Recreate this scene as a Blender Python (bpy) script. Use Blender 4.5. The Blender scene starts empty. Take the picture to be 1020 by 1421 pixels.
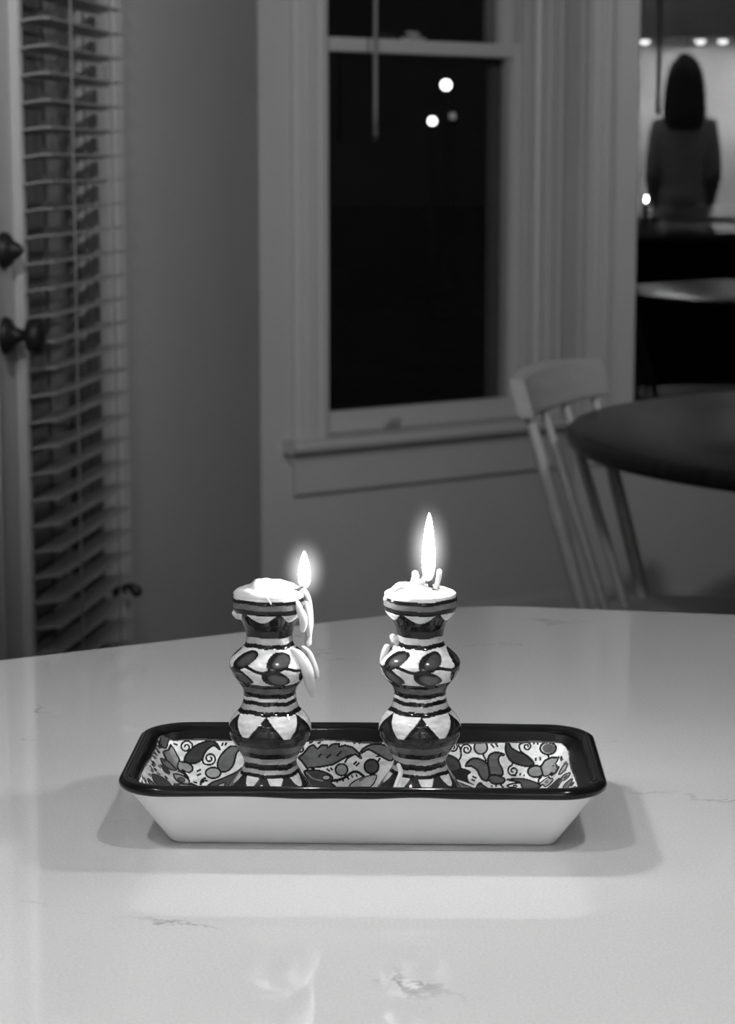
import bpy, bmesh, math, random
import numpy as np
from mathutils import Vector, Matrix

random.seed(7); np.random.seed(7)
SC = bpy.context.scene
COL = SC.collection

# ------------------------------------------------------------------ camera
EYE = 1.24                       # eye height above the floor (m)
FPX = 3100.0                     # focal length in pixels of the 1020x1421 photograph
PITCH = math.atan((710.5 - 230.0) / FPX)
CP, SP = math.cos(PITCH), math.sin(PITCH)
cam_data = bpy.data.cameras.new('camera')
cam = bpy.data.objects.new('camera', cam_data); COL.objects.link(cam)
cam.location = (0, 0, EYE)
cam.rotation_euler = (math.pi / 2 - PITCH, 0, 0)
cam_data.sensor_width = 36.0
cam_data.lens = FPX / 1421.0 * 36.0
cam_data.clip_start = 0.02; cam_data.clip_end = 300
cam_data.dof.use_dof = True
cam_data.dof.focus_distance = 1.12
cam_data.dof.aperture_fstop = 20.0
SC.camera = cam

# ------------------------------------------------------------------ world, exposure
world = bpy.data.worlds.new('night'); SC.world = world
world.use_nodes = True
world.node_tree.nodes['Background'].inputs[0].default_value = (0.5, 0.5, 0.5, 1)
world.node_tree.nodes['Background'].inputs[1].default_value = 0.003
SC.view_settings.view_transform = 'Standard'
SC.view_settings.look = 'None'
SC.view_settings.exposure = 0.0
SC.view_settings.gamma = 1.0
SC.view_settings.use_curve_mapping = False

# light levels (lamps are built with their fixtures further down)
CAN_W = 6.7         # each recessed ceiling light, watts
PUCK_W = 8.0         # each puck light under the wall cabinets
NOOK_FILL_W = 150.0      # each added fill spot aimed at the dining nook
FILL_GLOBE_L = 9.0        # radiance of the added fill globe
FLAME_L = 700.0      # radiance of the candle flames

# ------------------------------------------------------------------ pixel -> place helpers
def ray(x, y):
    a = (x - 510.0) / FPX; b = (y - 710.5) / FPX
    return np.array([a, CP - b * SP, -SP - b * CP])
def on_z(x, y, z):
    r = ray(x, y); return np.array([0, 0, EYE]) + r * ((z - EYE) / r[2])
def on_y(x, y, Y):
    r = ray(x, y); return np.array([0, 0, EYE]) + r * (Y / r[1])

# ------------------------------------------------------------------ materials (all greys: the photograph is black and white)
def mat(name, g, rough=0.5, spec=0.5, metal=0.0, coat=0.0, emit=None, noise=None, bump=None, sss=0.0):
    m = bpy.data.materials.new(name); m.use_nodes = True
    nt = m.node_tree; b = nt.nodes['Principled BSDF']
    b.inputs['Base Color'].default_value = (g, g, g, 1)
    b.inputs['Roughness'].default_value = rough
    b.inputs['Specular IOR Level'].default_value = spec
    b.inputs['Metallic'].default_value = metal
    b.inputs['Coat Weight'].default_value = coat
    b.inputs['Coat Roughness'].default_value = 0.05
    if sss:
        b.inputs['Subsurface Weight'].default_value = sss
        b.inputs['Subsurface Radius'].default_value = (1, 1, 1)
        b.inputs['Subsurface Scale'].default_value = 0.004
    if emit is not None:
        b.inputs['Emission Color'].default_value = (1, 1, 1, 1)
        b.inputs['Emission Strength'].default_value = emit
    tc = nt.nodes.new('ShaderNodeTexCoord')
    if noise:
        sc_, lo, hi = noise[:3]
        n = nt.nodes.new('ShaderNodeTexNoise'); n.inputs['Scale'].default_value = sc_
        n.inputs['Detail'].default_value = 4
        mp = nt.nodes.new('ShaderNodeMapping')
        if len(noise) > 3: mp.inputs['Scale'].default_value = noise[3]
        nt.links.new(tc.outputs['Object'], mp.inputs[0]); nt.links.new(mp.outputs[0], n.inputs['Vector'])
        r = nt.nodes.new('ShaderNodeMapRange')
        r.inputs[1].default_value = 0.3; r.inputs[2].default_value = 0.7
        r.inputs[3].default_value = g * lo; r.inputs[4].default_value = g * hi
        nt.links.new(n.outputs['Fac'], r.inputs[0]); nt.links.new(r.outputs[0], b.inputs['Base Color'])
    if bump:
        n2 = nt.nodes.new('ShaderNodeTexNoise'); n2.inputs['Scale'].default_value = bump[0]; n2.inputs['Detail'].default_value = 3
        nt.links.new(tc.outputs['Object'], n2.inputs['Vector'])
        bp = nt.nodes.new('ShaderNodeBump'); bp.inputs['Strength'].default_value = bump[1]; bp.inputs['Distance'].default_value = 0.002
        nt.links.new(n2.outputs['Fac'], bp.inputs['Height']); nt.links.new(bp.outputs[0], b.inputs['Normal'])
    return m

M = {}
M['wall'] = mat('wall_paint', 0.40, 0.85, 0.3, noise=(3, 0.97, 1.03), bump=(180, 0.06))
M['ceiling'] = mat('ceiling_paint', 0.75, 0.9, 0.2, bump=(120, 0.05))
M['floor'] = mat('floor_wood', 0.06, 0.45, 0.4, noise=(6, 0.7, 1.3, (1, 12, 1)))
M['trim'] = mat('trim_paint', 0.43, 0.4, 0.45, bump=(60, 0.03))
M['door'] = mat('door_paint', 0.42, 0.4, 0.4, bump=(50, 0.03))
M['slat'] = mat('blind_slat_paint', 0.28, 0.4, 0.4, noise=(8, 0.92, 1.05, (1, 1, 20)))
M['cord'] = mat('blind_cord', 0.20, 0.8, 0.2, bump=(400, 0.2))
M['bronze'] = mat('dark_bronze', 0.012, 0.45, 0.4, noise=(30, 0.8, 1.3))
M['latch'] = mat('brushed_latch_metal', 0.55, 0.35, 0.5, metal=0.6, noise=(90, 0.9, 1.1))
M['table'] = mat('table_dark_wood', 0.014, 0.30, 0.24, noise=(4, 0.6, 1.6, (1, 14, 1)))
M['chair'] = mat('chair_painted_wood', 0.40, 0.4, 0.4, noise=(9, 0.92, 1.06, (1, 1, 6)))
M['cabinet_dark'] = mat('dark_cabinet_paint', 0.02, 0.4, 0.4, noise=(5, 0.9, 1.1))
M['cabinet'] = mat('wall_cabinet_paint', 0.35, 0.5, 0.3, noise=(5, 0.95, 1.05))
M['backsplash'] = mat('backsplash_plaster', 0.65, 0.5, 0.3, noise=(2.5, 0.75, 1.1))
M['steel'] = mat('steel', 0.5, 0.3, 0.5, metal=0.9, noise=(60, 0.9, 1.1))
M['ground'] = mat('night_lawn', 0.04, 0.95, 0.1, noise=(2, 0.6, 1.4))
M['wax'] = mat('candle_wax', 0.70, 0.35, 0.45, sss=0.6, bump=(120, 0.08))
M['wick'] = mat('burnt_wick', 0.03, 0.9, 0.2, noise=(300, 0.6, 1.6))
M['tray_white'] = mat('tray_white_glaze', 0.84, 0.14, 0.5, coat=0.0, noise=(25, 0.98, 1.01), bump=(35, 0.03))
M['tray_rim'] = mat('tray_dark_glaze', 0.004, 0.14, 0.28, noise=(60, 0.6, 1.8), bump=(45, 0.10))
M['fill_glass'] = mat('frosted_fill_glass', 0.8, 0.5, 0.3, emit=FILL_GLOBE_L, noise=(5, 0.97, 1.03))
M['puck_lens'] = mat('puck_lens', 0.8, 0.4, 0.3, emit=14.0, noise=(5, 0.97, 1.03))
M['can_lens'] = mat('can_lens', 0.8, 0.4, 0.3, emit=6.0, noise=(5, 0.97, 1.03))
M['dot_lamp'] = mat('dot_lamp_globe', 0.8, 0.4, 0.3, emit=7.0, noise=(5, 0.97, 1.03))
M['dot_lamp_dim'] = mat('dot_lamp_globe_dim', 0.8, 0.4, 0.3, emit=0.25, noise=(5, 0.97, 1.03))
M['skin'] = mat('skin', 0.30, 0.5, 0.4, noise=(20, 0.95, 1.05))
M['sweater'] = mat('grey_knit', 0.28, 0.9, 0.1, noise=(40, 0.85, 1.15), bump=(300, 0.3))
M['trousers'] = mat('dark_denim', 0.03, 0.85, 0.2, noise=(60, 0.85, 1.15))
M['hair'] = mat('dark_hair', 0.010, 0.5, 0.4, noise=(80, 0.6, 1.5, (1, 1, 0.1)))
M['eye'] = mat('eye', 0.5, 0.15, 0.5, noise=(100, 0.9, 1.1))
M['phone'] = mat('phone_black', 0.01, 0.2, 0.5, noise=(20, 0.9, 1.1))

# quartz: pale, polished, with a few thin broken veins
def quartz():
    m = bpy.data.materials.new('polished_quartz'); m.use_nodes = True
    nt = m.node_tree; b = nt.nodes['Principled BSDF']; N = nt.nodes.new; L = nt.links.new
    tc = N('ShaderNodeTexCoord')
    warp = N('ShaderNodeTexNoise'); warp.inputs['Scale'].default_value = 9; warp.inputs['Detail'].default_value = 6; warp.inputs['Roughness'].default_value = 0.65
    L(tc.outputs['Object'], warp.inputs['Vector'])
    vm = N('ShaderNodeVectorMath'); vm.operation = 'MULTIPLY_ADD'
    vm.inputs[1].default_value = (0.16, 0.16, 0.0)
    L(warp.outputs['Color'], vm.inputs[0]); L(tc.outputs['Object'], vm.inputs[2])
    vo = N('ShaderNodeTexVoronoi'); vo.feature = 'DISTANCE_TO_EDGE'; vo.inputs['Scale'].default_value = 5.5
    L(vm.outputs[0], vo.inputs['Vector'])
    line = N('ShaderNodeMapRange'); line.inputs[1].default_value = 0.003; line.inputs[2].default_value = 0.012
    line.inputs[3].default_value = 1; line.inputs[4].default_value = 0
    L(vo.outputs['Distance'], line.inputs[0])
    mk = N('ShaderNodeTexNoise'); mk.inputs['Scale'].default_value = 11; mk.inputs['Detail'].default_value = 5
    L(tc.outputs['Object'], mk.inputs['Vector'])
    mr = N('ShaderNodeMapRange'); mr.inputs[1].default_value = 0.55; mr.inputs[2].default_value = 0.66
    L(mk.outputs['Fac'], mr.inputs[0])
    mul = N('ShaderNodeMath'); mul.operation = 'MULTIPLY'; L(line.outputs[0], mul.inputs[0]); L(mr.outputs[0], mul.inputs[1])
    fl = N('ShaderNodeTexNoise'); fl.inputs['Scale'].default_value = 700; fl.inputs['Detail'].default_value = 2
    L(tc.outputs['Object'], fl.inputs['Vector'])
    base = N('ShaderNodeMapRange'); base.inputs[1].default_value = 0.25; base.inputs[2].default_value = 0.75
    base.inputs[3].default_value = 0.60; base.inputs[4].default_value = 0.70
    L(fl.outputs['Fac'], base.inputs[0])
    mix = N('ShaderNodeMix'); mix.data_type = 'FLOAT'
    k = N('ShaderNodeMath'); k.operation = 'MULTIPLY'; k.inputs[1].default_value = 0.55; L(mul.outputs[0], k.inputs[0])
    L(k.outputs[0], mix.inputs[0]); L(base.outputs[0], mix.inputs[2]); mix.inputs[3].default_value = 0.25
    L(mix.outputs[0], b.inputs['Base Color'])
    b.inputs['Roughness'].default_value = 0.025
    b.inputs['Specular IOR Level'].default_value = 0.5
    return m
M['quartz'] = quartz()

def painted(name, rough, spec=0.5):
    m = bpy.data.materials.new(name); m.use_nodes = True
    nt = m.node_tree; b = nt.nodes['Principled BSDF']; N = nt.nodes.new; L = nt.links.new
    at = N('ShaderNodeAttribute'); at.attribute_name = 'paint'
    tc = N('ShaderNodeTexCoord')
    n = N('ShaderNodeTexNoise'); n.inputs['Scale'].default_value = 160; n.inputs['Detail'].default_value = 4
    mp = N('ShaderNodeMapping'); mp.inputs['Scale'].default_value = (1, 1, 2.5)
    L(tc.outputs['Object'], mp.inputs[0]); L(mp.outputs[0], n.inputs['Vector'])
    r = N('ShaderNodeMapRange'); r.inputs[1].default_value = 0.3; r.inputs[2].default_value = 0.7; r.inputs[3].default_value = 0.72; r.inputs[4].default_value = 1.15
    L(n.outputs['Fac'], r.inputs[0])
    mx = N('ShaderNodeMath'); mx.operation = 'MULTIPLY'; L(at.outputs['Fac'], mx.inputs[0]); L(r.outputs[0], mx.inputs[1])
    L(mx.outputs[0], b.inputs['Base Color'])
    b.inputs['Roughness'].default_value = rough
    b.inputs['Specular IOR Level'].default_value = spec
    return m
M['painted'] = painted('hand_painted_glaze', 0.10, 0.38)
M['painted_tray'] = painted('hand_painted_tray_glaze', 0.45, 0.08)

def window_glass():
    m = bpy.data.materials.new('window_glass'); m.use_nodes = True
    nt = m.node_tree; nt.nodes.remove(nt.nodes['Principled BSDF']); N = nt.nodes.new; L = nt.links.new
    out = nt.nodes['Material Output']
    t = N('ShaderNodeBsdfTransparent'); t.inputs[0].default_value = (0.93, 0.93, 0.93, 1)
    g = N('ShaderNodeBsdfGlossy'); g.inputs['Roughness'].default_value = 0.0
    f = N('ShaderNodeFresnel'); f.inputs[0].default_value = 2.15
    ge = N('ShaderNodeNewGeometry'); iv = N('ShaderNodeMath'); iv.operation = 'SUBTRACT'; iv.inputs[0].default_value = 1.0; L(ge.outputs['Backfacing'], iv.inputs[1])
    mu = N('ShaderNodeMath'); mu.operation = 'MULTIPLY'; L(f.outputs[0], mu.inputs[0]); L(iv.outputs[0], mu.inputs[1])   # one reflection per pane
    s = N('ShaderNodeMixShader'); L(mu.outputs[0], s.inputs[0]); L(t.outputs[0], s.inputs[1]); L(g.outputs[0], s.inputs[2])
    L(s.outputs[0], out.inputs['Surface'])
    return m
M['glass'] = window_glass()
M['screen'] = mat('screen_track_paint', 0.10, 0.6, 0.3, noise=(20, 0.9, 1.1))

def flame_mat():
    m = bpy.data.materials.new('flame_core'); m.use_nodes = True
    nt = m.node_tree; nt.nodes.remove(nt.nodes['Principled BSDF'])
    e = nt.nodes.new('ShaderNodeEmission')
    tc = nt.nodes.new('ShaderNodeTexCoord'); sx = nt.nodes.new('ShaderNodeSeparateXYZ'); nt.links.new(tc.outputs['Generated'], sx.inputs[0])
    r = nt.nodes.new('ShaderNodeMapRange'); r.interpolation_type = 'SMOOTHSTEP'      # the root of a flame burns dimmer
    r.inputs[1].default_value = 0.10; r.inputs[2].default_value = 0.62; r.inputs[3].default_value = 3.0; r.inputs[4].default_value = FLAME_L
    nt.links.new(sx.outputs['Z'], r.inputs[0]); nt.links.new(r.outputs[0], e.inputs[1])
    nt.links.new(e.outputs[0], nt.nodes['Material Output'].inputs['Surface'])
    return m
M['flame'] = flame_mat()
def lens_halo_mat():  # emissive volume that imitates lens glow round a flame
    m = bpy.data.materials.new('flame_lens_halo'); m.use_nodes = True
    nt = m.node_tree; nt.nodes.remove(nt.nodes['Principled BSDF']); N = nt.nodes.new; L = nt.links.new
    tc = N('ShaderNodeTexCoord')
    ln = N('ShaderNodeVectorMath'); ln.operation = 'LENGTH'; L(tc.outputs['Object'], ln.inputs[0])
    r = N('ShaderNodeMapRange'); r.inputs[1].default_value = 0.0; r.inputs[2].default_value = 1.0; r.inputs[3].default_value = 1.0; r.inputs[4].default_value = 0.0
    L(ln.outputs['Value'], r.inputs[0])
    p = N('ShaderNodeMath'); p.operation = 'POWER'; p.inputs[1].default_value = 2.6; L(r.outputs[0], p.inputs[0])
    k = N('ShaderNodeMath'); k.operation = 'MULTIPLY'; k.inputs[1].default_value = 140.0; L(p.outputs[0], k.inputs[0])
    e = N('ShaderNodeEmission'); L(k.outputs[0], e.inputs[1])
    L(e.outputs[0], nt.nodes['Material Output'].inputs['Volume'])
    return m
M['lens_halo'] = lens_halo_mat()

# ------------------------------------------------------------------ mesh helpers
def mesh_obj(name, verts, faces, material, parent=None, smooth=False):
    me = bpy.data.meshes.new(name)
    me.from_pydata([tuple(map(float, v)) for v in verts], [], faces); me.update()
    if smooth: me.polygons.foreach_set('use_smooth', [True] * len(me.polygons))
    o = bpy.data.objects.new(name, me); COL.objects.link(o)
    if material: me.materials.append(M[material])
    if parent: o.parent = parent
    return o
def bm_obj(name, bm, material, parent=None, smooth=False):
    me = bpy.data.meshes.new(name); bmesh.ops.recalc_face_normals(bm, faces=bm.faces); bm.to_mesh(me); bm.free()
    if smooth: me.polygons.foreach_set('use_smooth', [True] * len(me.polygons))
    o = bpy.data.objects.new(name, me); COL.objects.link(o)
    me.materials.append(M[material])
    if parent: o.parent = parent
    return o
def tag(o, label, cat=None, group=None, kind=None):
    o['label'] = label
    if cat: o['category'] = cat
    if group: o['group'] = group
    if kind: o['kind'] = kind
    return o
def empty(name, loc=(0, 0, 0), rz=0.0):
    o = bpy.data.objects.new(name, None); COL.objects.link(o)
    o.empty_display_size = 0.05
    o.location = loc; o.rotation_euler = (0, 0, rz); return o

class Frame:
    """A vertical wall plane: s runs along it, d out of it into the room, z up."""
    def __init__(self, x, y, heading, k=1.0):
        self.k = k; self.o = np.array([x, y]); h = heading
        self.u = np.array([math.sin(h), math.cos(h)]); self.n = np.array([math.sin(h + math.pi / 2), math.cos(h + math.pi / 2)])
    def P(self, s, d, z):
        q = self.o + self.u * s * self.k + self.n * d * self.k; return Vector((q[0], q[1], z))
    def s_at(self, px, py, d=0.0):
        r = ray(px, py); o = self.o + self.n * d * self.k
        t = (o @ self.n) / (r[:2] @ self.n); p = np.array([0, 0, EYE]) + r * t
        return float((p[:2] - o) @ self.u) / self.k, float(p[2])
    def bm_box(self, bm, s0, s1, d0, d1, z0, z1, bev=0.0):
        vs = [bm.verts.new(self.P(s, d, z)) for z in (z0, z1) for d in (d0, d1) for s in (s0, s1)]
        fs = [bm.faces.new([vs[i] for i in q]) for q in ((0, 1, 3, 2), (4, 6, 7, 5), (0, 4, 5, 1), (2, 3, 7, 6), (0, 2, 6, 4), (1, 5, 7, 3))]
        if bev > 0:
            es = list({e for f in fs for e in f.edges})
            bmesh.ops.bevel(bm, geom=es, offset=bev, segments=2, affect='EDGES', clamp_overlap=True)
    def box(self, name, m, s0, s1, d0, d1, z0, z1, parent=None, bev=0.0):
        bm = bmesh.new(); self.bm_box(bm, s0, s1, d0, d1, z0, z1, bev)
        return bm_obj(name, bm, m, parent)
    def boxes(self, name, m, lst, parent=None, bev=0.0):
        bm = bmesh.new()
        for b in lst: self.bm_box(bm, *b, bev)
        return bm_obj(name, bm, m, parent)
    def extrude_profile(self, name, m, prof, s0, s1, parent=None):
        """prof: closed list of (d, z), run along s"""
        n = len(prof)
        v = [self.P(s, d, z) for s in (s0, s1) for d, z in prof]
        f = [[i, (i + 1) % n, n + (i + 1) % n, n + i] for i in range(n)] + [list(range(n))[::-1], list(range(n, 2 * n))]
        bm = bmesh.new(); vv = [bm.verts.new(p) for p in v]
        for q in f: bm.faces.new([vv[i] for i in q])
        return bm_obj(name, bm, m, parent)
    def extrude_v(self, name, m, prof, z0, z1, parent=None):
        """prof: closed list of (s, d), run up z"""
        n = len(prof); bm = bmesh.new()
        vv = [bm.verts.new(self.P(s, d, z)) for z in (z0, z1) for s, d in prof]
        for q in [[i, (i + 1) % n, n + (i + 1) % n, n + i] for i in range(n)] + [list(range(n))[::-1], list(range(n, 2 * n))]:
            bm.faces.new([vv[i] for i in q])
        return bm_obj(name, bm, m, parent)

def catmull(P, n):
    P = np.array(P, float); out = []
    Q = np.vstack([2 * P[0] - P[1], P, 2 * P[-1] - P[-2]])
    for i in range(1, len(Q) - 2):
        for t in np.linspace(0, 1, n, endpoint=False):
            a, b, c, d = Q[i - 1], Q[i], Q[i + 1], Q[i + 2]
            out.append(0.5 * ((2 * b) + (c - a) * t + (2 * a - 5 * b + 4 * c - d) * t * t + (3 * b - a - 3 * c + d) * t ** 3))
    out.append(P[-1]); return np.array(out)
def tube(name, m, pts, radii, parent=None, seg=12, sub=6, cap=True):
    """smooth tube through pts with varying radius and rounded ends"""
    P4 = np.hstack([np.array(pts, float), np.array(radii, float)[:, None]])
    C = catmull(P4, sub) if sub > 1 else P4
    pos, rad = C[:, :3], np.maximum(C[:, 3], 1e-5)
    if cap:
        def ends(p, q, r):
            d = (p - q) / (np.linalg.norm(p - q) + 1e-12)
            return [(p + d * r * math.sin(a), r * math.cos(a)) for a in (0.5, 1.0, 1.35)]
        a = ends(pos[0], pos[1], rad[0])[::-1]; b = ends(pos[-1], pos[-2], rad[-1])
        pos = np.vstack([[x[0] for x in a], pos, [x[0] for x in b]]); rad = np.concatenate([[x[1] for x in a], rad, [x[1] for x in b]])
    V = []; F = []; n = len(pos)
    T = np.gradient(pos, axis=0); T /= np.linalg.norm(T, axis=1)[:, None] + 1e-12
    ref = np.array([0, 1, 0.0]) if abs(T[0][1]) < 0.8 else np.array([1, 0, 0.0])
    X = np.cross(T[0], ref); X /= np.linalg.norm(X)
    for i in range(n):
        X = X - T[i] * (X @ T[i]); X /= np.linalg.norm(X); Y = np.cross(T[i], X)
        for k in range(seg):
            a = 2 * math.pi * k / seg
            V.append(pos[i] + rad[i] * (math.cos(a) * X + math.sin(a) * Y))
    for i in range(n - 1):
        for k in range(seg):
            k2 = (k + 1) % seg
            F.append([i * seg + k, i * seg + k2, (i + 1) * seg + k2, (i + 1) * seg + k])
    F.append(list(range(seg))[::-1]); F.append([(n - 1) * seg + k for k in range(seg)])
    return mesh_obj(name, V, F, m, parent, smooth=True)
def lathe(name, m, prof, center, parent=None, seg=48, smooth=True, jitter=None):
    """prof: list of (r, z) from bottom to top"""
    V = []; F = []; n = len(prof)
    for i, (r, z) in enumerate(prof):
        for k in range(seg):
            a = 2 * math.pi * k / seg; rr = r * (jitter(a, i) if jitter else 1)
            V.append((center[0] + rr * math.cos(a), center[1] + rr * math.sin(a), center[2] + z))
    for i in range(n - 1):
        for k in range(seg):
            k2 = (k + 1) % seg; F.append([i * seg + k, i * seg + k2, (i + 1) * seg + k2, (i + 1) * seg + k])
    F.append(list(range(seg))[::-1]); F.append([(n - 1) * seg + k for k in range(seg)])
    return mesh_obj(name, V, F, m, parent, smooth=smooth)
def fast_mesh(name, V, quads, m, parent, paint=None):
    me = bpy.data.meshes.new(name); nv, nf = len(V), len(quads)
    me.vertices.add(nv); me.vertices.foreach_set('co', np.asarray(V, np.float32).ravel())
    me.loops.add(nf * 4); me.loops.foreach_set('vertex_index', np.asarray(quads, np.int32).ravel())
    me.polygons.add(nf); me.polygons.foreach_set('loop_start', np.arange(nf, dtype=np.int32) * 4)
    me.polygons.foreach_set('use_smooth', np.ones(nf, bool))
    me.update(calc_edges=True); me.validate()
    if paint is not None:
        at = me.attributes.new('paint', 'FLOAT_COLOR', 'POINT')
        c = np.ones((nv, 4), np.float32); c[:, :3] = np.asarray(paint)[:, None]; at.data.foreach_set('color', c.ravel())
    me.materials.append(M[m])
    o = bpy.data.objects.new(name, me); COL.objects.link(o); o.parent = parent
    return o

# ================================================================== THE ROOM
AX = math.radians(7.65)                     # heading of the house axis seen from the camera
CEIL = 2.6
A = Frame(-0.541, 3.33, AX, 0.9)              # door wall; s = 0 at the knob
_u = A.u
def meet(frame, px):                        # s on a wall plane where a pixel column meets it (eye level)
    return frame.s_at(px, 330)[0]
sAB = meet(A, 360); pAB = A.P(sAB, 0, 0)
B = Frame(pAB.x, pAB.y, AX + math.pi / 4)
sBC = meet(B, 803); pBC = B.P(sBC, 0, 0)
C = Frame(pBC.x, pBC.y, AX + math.pi / 2)
C_LEN = 2.7
K = Frame(-0.0, -1.75, AX - math.pi / 2)    # kitchen back wall
pCD = C.P(C_LEN, 0, 0)
D = Frame(pCD.x, pCD.y, AX + math.pi)       # right-hand wall

fl = mesh_obj('floor', [(-9, -6, 0), (9, -6, 0), (9, 6.0, 0), (pCD.x, pCD.y, 0), (pBC.x, pBC.y, 0), (pAB.x, pAB.y, 0), (-0.55, 4.2, 0), (-9, 4.2, 0)], [[0, 1, 2, 3, 4, 5, 6, 7]], 'floor')
tag(fl, 'dark wooden floor of the kitchen and dining nook', kind='structure')
ce = mesh_obj('ceiling', [(-4, -4, CEIL), (5, -4, CEIL), (5, 8, CEIL), (-4, 8, CEIL), (-4, -4, CEIL + .1), (5, -4, CEIL + .1), (5, 8, CEIL + .1), (-4, 8, CEIL + .1)],
              [[0, 3, 2, 1], [4, 5, 6, 7], [0, 1, 5, 4], [1, 2, 6, 5], [2, 3, 7, 6], [3, 0, 4, 7]], 'ceiling')
tag(ce, 'white ceiling above the kitchen and nook', kind='structure')

# --- wall heights on the bay
SD = -0.038                                 # face of the lower sash
g0 = B.s_at(457, 300, SD); g1 = B.s_at(711, 300, SD)
zg0 = B.s_at(580, 562, SD)[1]                    # bottom of the lower pane
zrail0 = B.s_at(580, 75, SD)[1]; zrail1 = B.s_at(580, 56, SD)[1]
SILL = B.s_at(560, 612)[1]; APRON = B.s_at(560, 672)[1]
WTOP = 2.28
DT = 2.06                                    # door head

WT = 0.16
# door wall with its opening
door_s0, door_s1 = -0.075, 0.69
wa = A.boxes('wall_left', 'wall', [(-6.6, door_s0 - 0.02, -WT, 0, 0, CEIL), (door_s1 + 0.02, sAB + 0.0, -WT, 0, 0, CEIL), (door_s0 - 0.02, door_s1 + 0.02, -WT, 0, DT + 0.02, CEIL)])
tag(wa, 'grey painted wall holding the glazed door', kind='structure')
ws0, ws1 = g0[0] - 0.052, g1[0] + 0.044
wb = B.boxes('wall_bay', 'wall', [(0, ws0, -WT, 0, 0, CEIL), (ws1, sBC, -WT, 0, 0, CEIL), (ws0, ws1, -WT, 0, 0, SILL), (ws0, ws1, -WT, 0, WTOP, CEIL)])
tag(wb, 'grey painted angled bay wall around the sash window', kind='structure')
c0 = C.s_at(883, 330)[0]; c1 = c0 + 1.55
wc = C.boxes('wall_far', 'wall', [(0, c0 - 0.06, -WT, 0, 0, CEIL), (c1 + 0.06, C_LEN, -WT, 0, 0, CEIL), (c0 - 0.06, c1 + 0.06, -WT, 0, 0, SILL), (c0 - 0.06, c1 + 0.06, -WT, 0, WTOP, CEIL)])
tag(wc, 'grey painted wall around the wide dark window behind the table', kind='structure')
wd = D.box('wall_right', 'wall', 0, 9.2, -WT, 0, 0, CEIL); tag(wd, 'grey painted side wall of the dining room', kind='structure')
wk = K.box('wall_back', 'backsplash', -4.5, 3.0, -WT, 0, 0, CEIL); tag(wk, 'pale kitchen wall behind the cook, lit from under the cabinets', kind='structure')
for nm, fr, a, b in (('baseboard_left', A, door_s1 + 0.13, sAB), ('baseboard_bay', B, 0.0, sBC), ('baseboard_far', C, 0.0, C_LEN)):
    o = fr.extrude_profile(nm, 'wall', [(0, 0), (0.012, 0), (0.012, 0.075), (0.008, 0.088), (0, 0.09)], a + 0.012, b - 0.012)
    tag(o, {'baseboard_left': 'painted baseboard along the door wall', 'baseboard_bay': 'painted baseboard under the sash window', 'baseboard_far': 'painted baseboard under the wide dark window'}[nm], kind='structure')

# --- fluted casing section (s across, d out)
def casing_prof(w, flip=False):
    p = [(0, 0), (0, 0.012), (0.006, 0.020), (0.018, 0.022), (0.021, 0.017), (0.032, 0.017), (0.035, 0.021), (w * .55, 0.021), (w * .58, 0.016), (w * .72, 0.015), (w * .75, 0.018), (w - 0.012, 0.018), (w - 0.006, 0.012), (w, 0.011), (w, 0)]
    return [(w - s, d) for s, d in p][::-1] if flip else p

# ------------------------------------------------------------------ window_1: double-hung sash in the bay
W = empty('window_1', B.P((ws0 + ws1) / 2, 0, SILL)); W_inv = lambda o: o
tag(W, 'double-hung sash window with pale casing in the angled bay wall, dark night outside', kind='structure')
def under(parent, o):                        # parent while keeping world coordinates of the mesh
    o.parent = parent; o.matrix_parent_inverse = Matrix.Translation(parent.location).inverted(); return o
cw = 0.105
cl0 = ws0 - cw + 0.012; cr1 = ws1 + cw - 0.012
def shift(prof, ds): return [(s + ds, d) for s, d in prof]
under(W, B.extrude_v('casing', 'trim', shift(casing_prof(cw), cl0), SILL + 0.03, WTOP + 0.0))
under(W, B.extrude_v('casing', 'trim', shift(casing_prof(cw, True), ws1 - 0.012), SILL + 0.03, WTOP + 0.0))
under(W, B.box('head_casing', 'trim', cl0 - 0.01, cr1 + 0.01, 0, 0.025, WTOP, WTOP + 0.11, bev=0.004))
# jamb liner
for a, b in ((ws0, ws0 + 0.012), (ws1 - 0.012, ws1)):
    under(W, B.box('jamb', 'trim', a, b, -WT, 0.0, SILL, WTOP))
under(W, B.box('jamb', 'trim', ws0, ws1, -WT, 0.0, WTOP - 0.012, WTOP))
# inner stops
for a, b in ((ws0 + 0.012, ws0 + 0.024), (ws1 - 0.024, ws1 - 0.012)):
    under(W, B.box('stop_bead', 'trim', a, b, -0.045, -0.012, SILL + 0.03, WTOP - 0.012, bev=0.003))
# stool and apron
stool = [(0.0, SILL - 0.002), (0.045, SILL - 0.002), (0.056, SILL + 0.004), (0.060, SILL + 0.014), (0.056, SILL + 0.024), (0.045, SILL + 0.030), (0.0, SILL + 0.030)]
under(W, B.extrude_profile('stool', 'trim', stool, cl0 - 0.03, min(cr1 + 0.03, sBC - 0.002)))
under(W, B.box('sill', 'trim', ws0 + .001, ws1 - .001, -WT + 0.002, 0.0, SILL - 0.002, SILL + 0.030))
under(W, B.extrude_profile('cove', 'trim', [(0, SILL - 0.028), (0.014, SILL - 0.028), (0.018, SILL - 0.018), (0.034, SILL - 0.002), (0, SILL - 0.002)], cl0 - 0.012, min(cr1 + 0.012, sBC - 0.002)))
under(W, B.extrude_profile('apron', 'trim', [(0, APRON), (0.012, APRON), (0.018, APRON + 0.008), (0.018, SILL - 0.028), (0, SILL - 0.028)], cl0, cr1))
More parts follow.
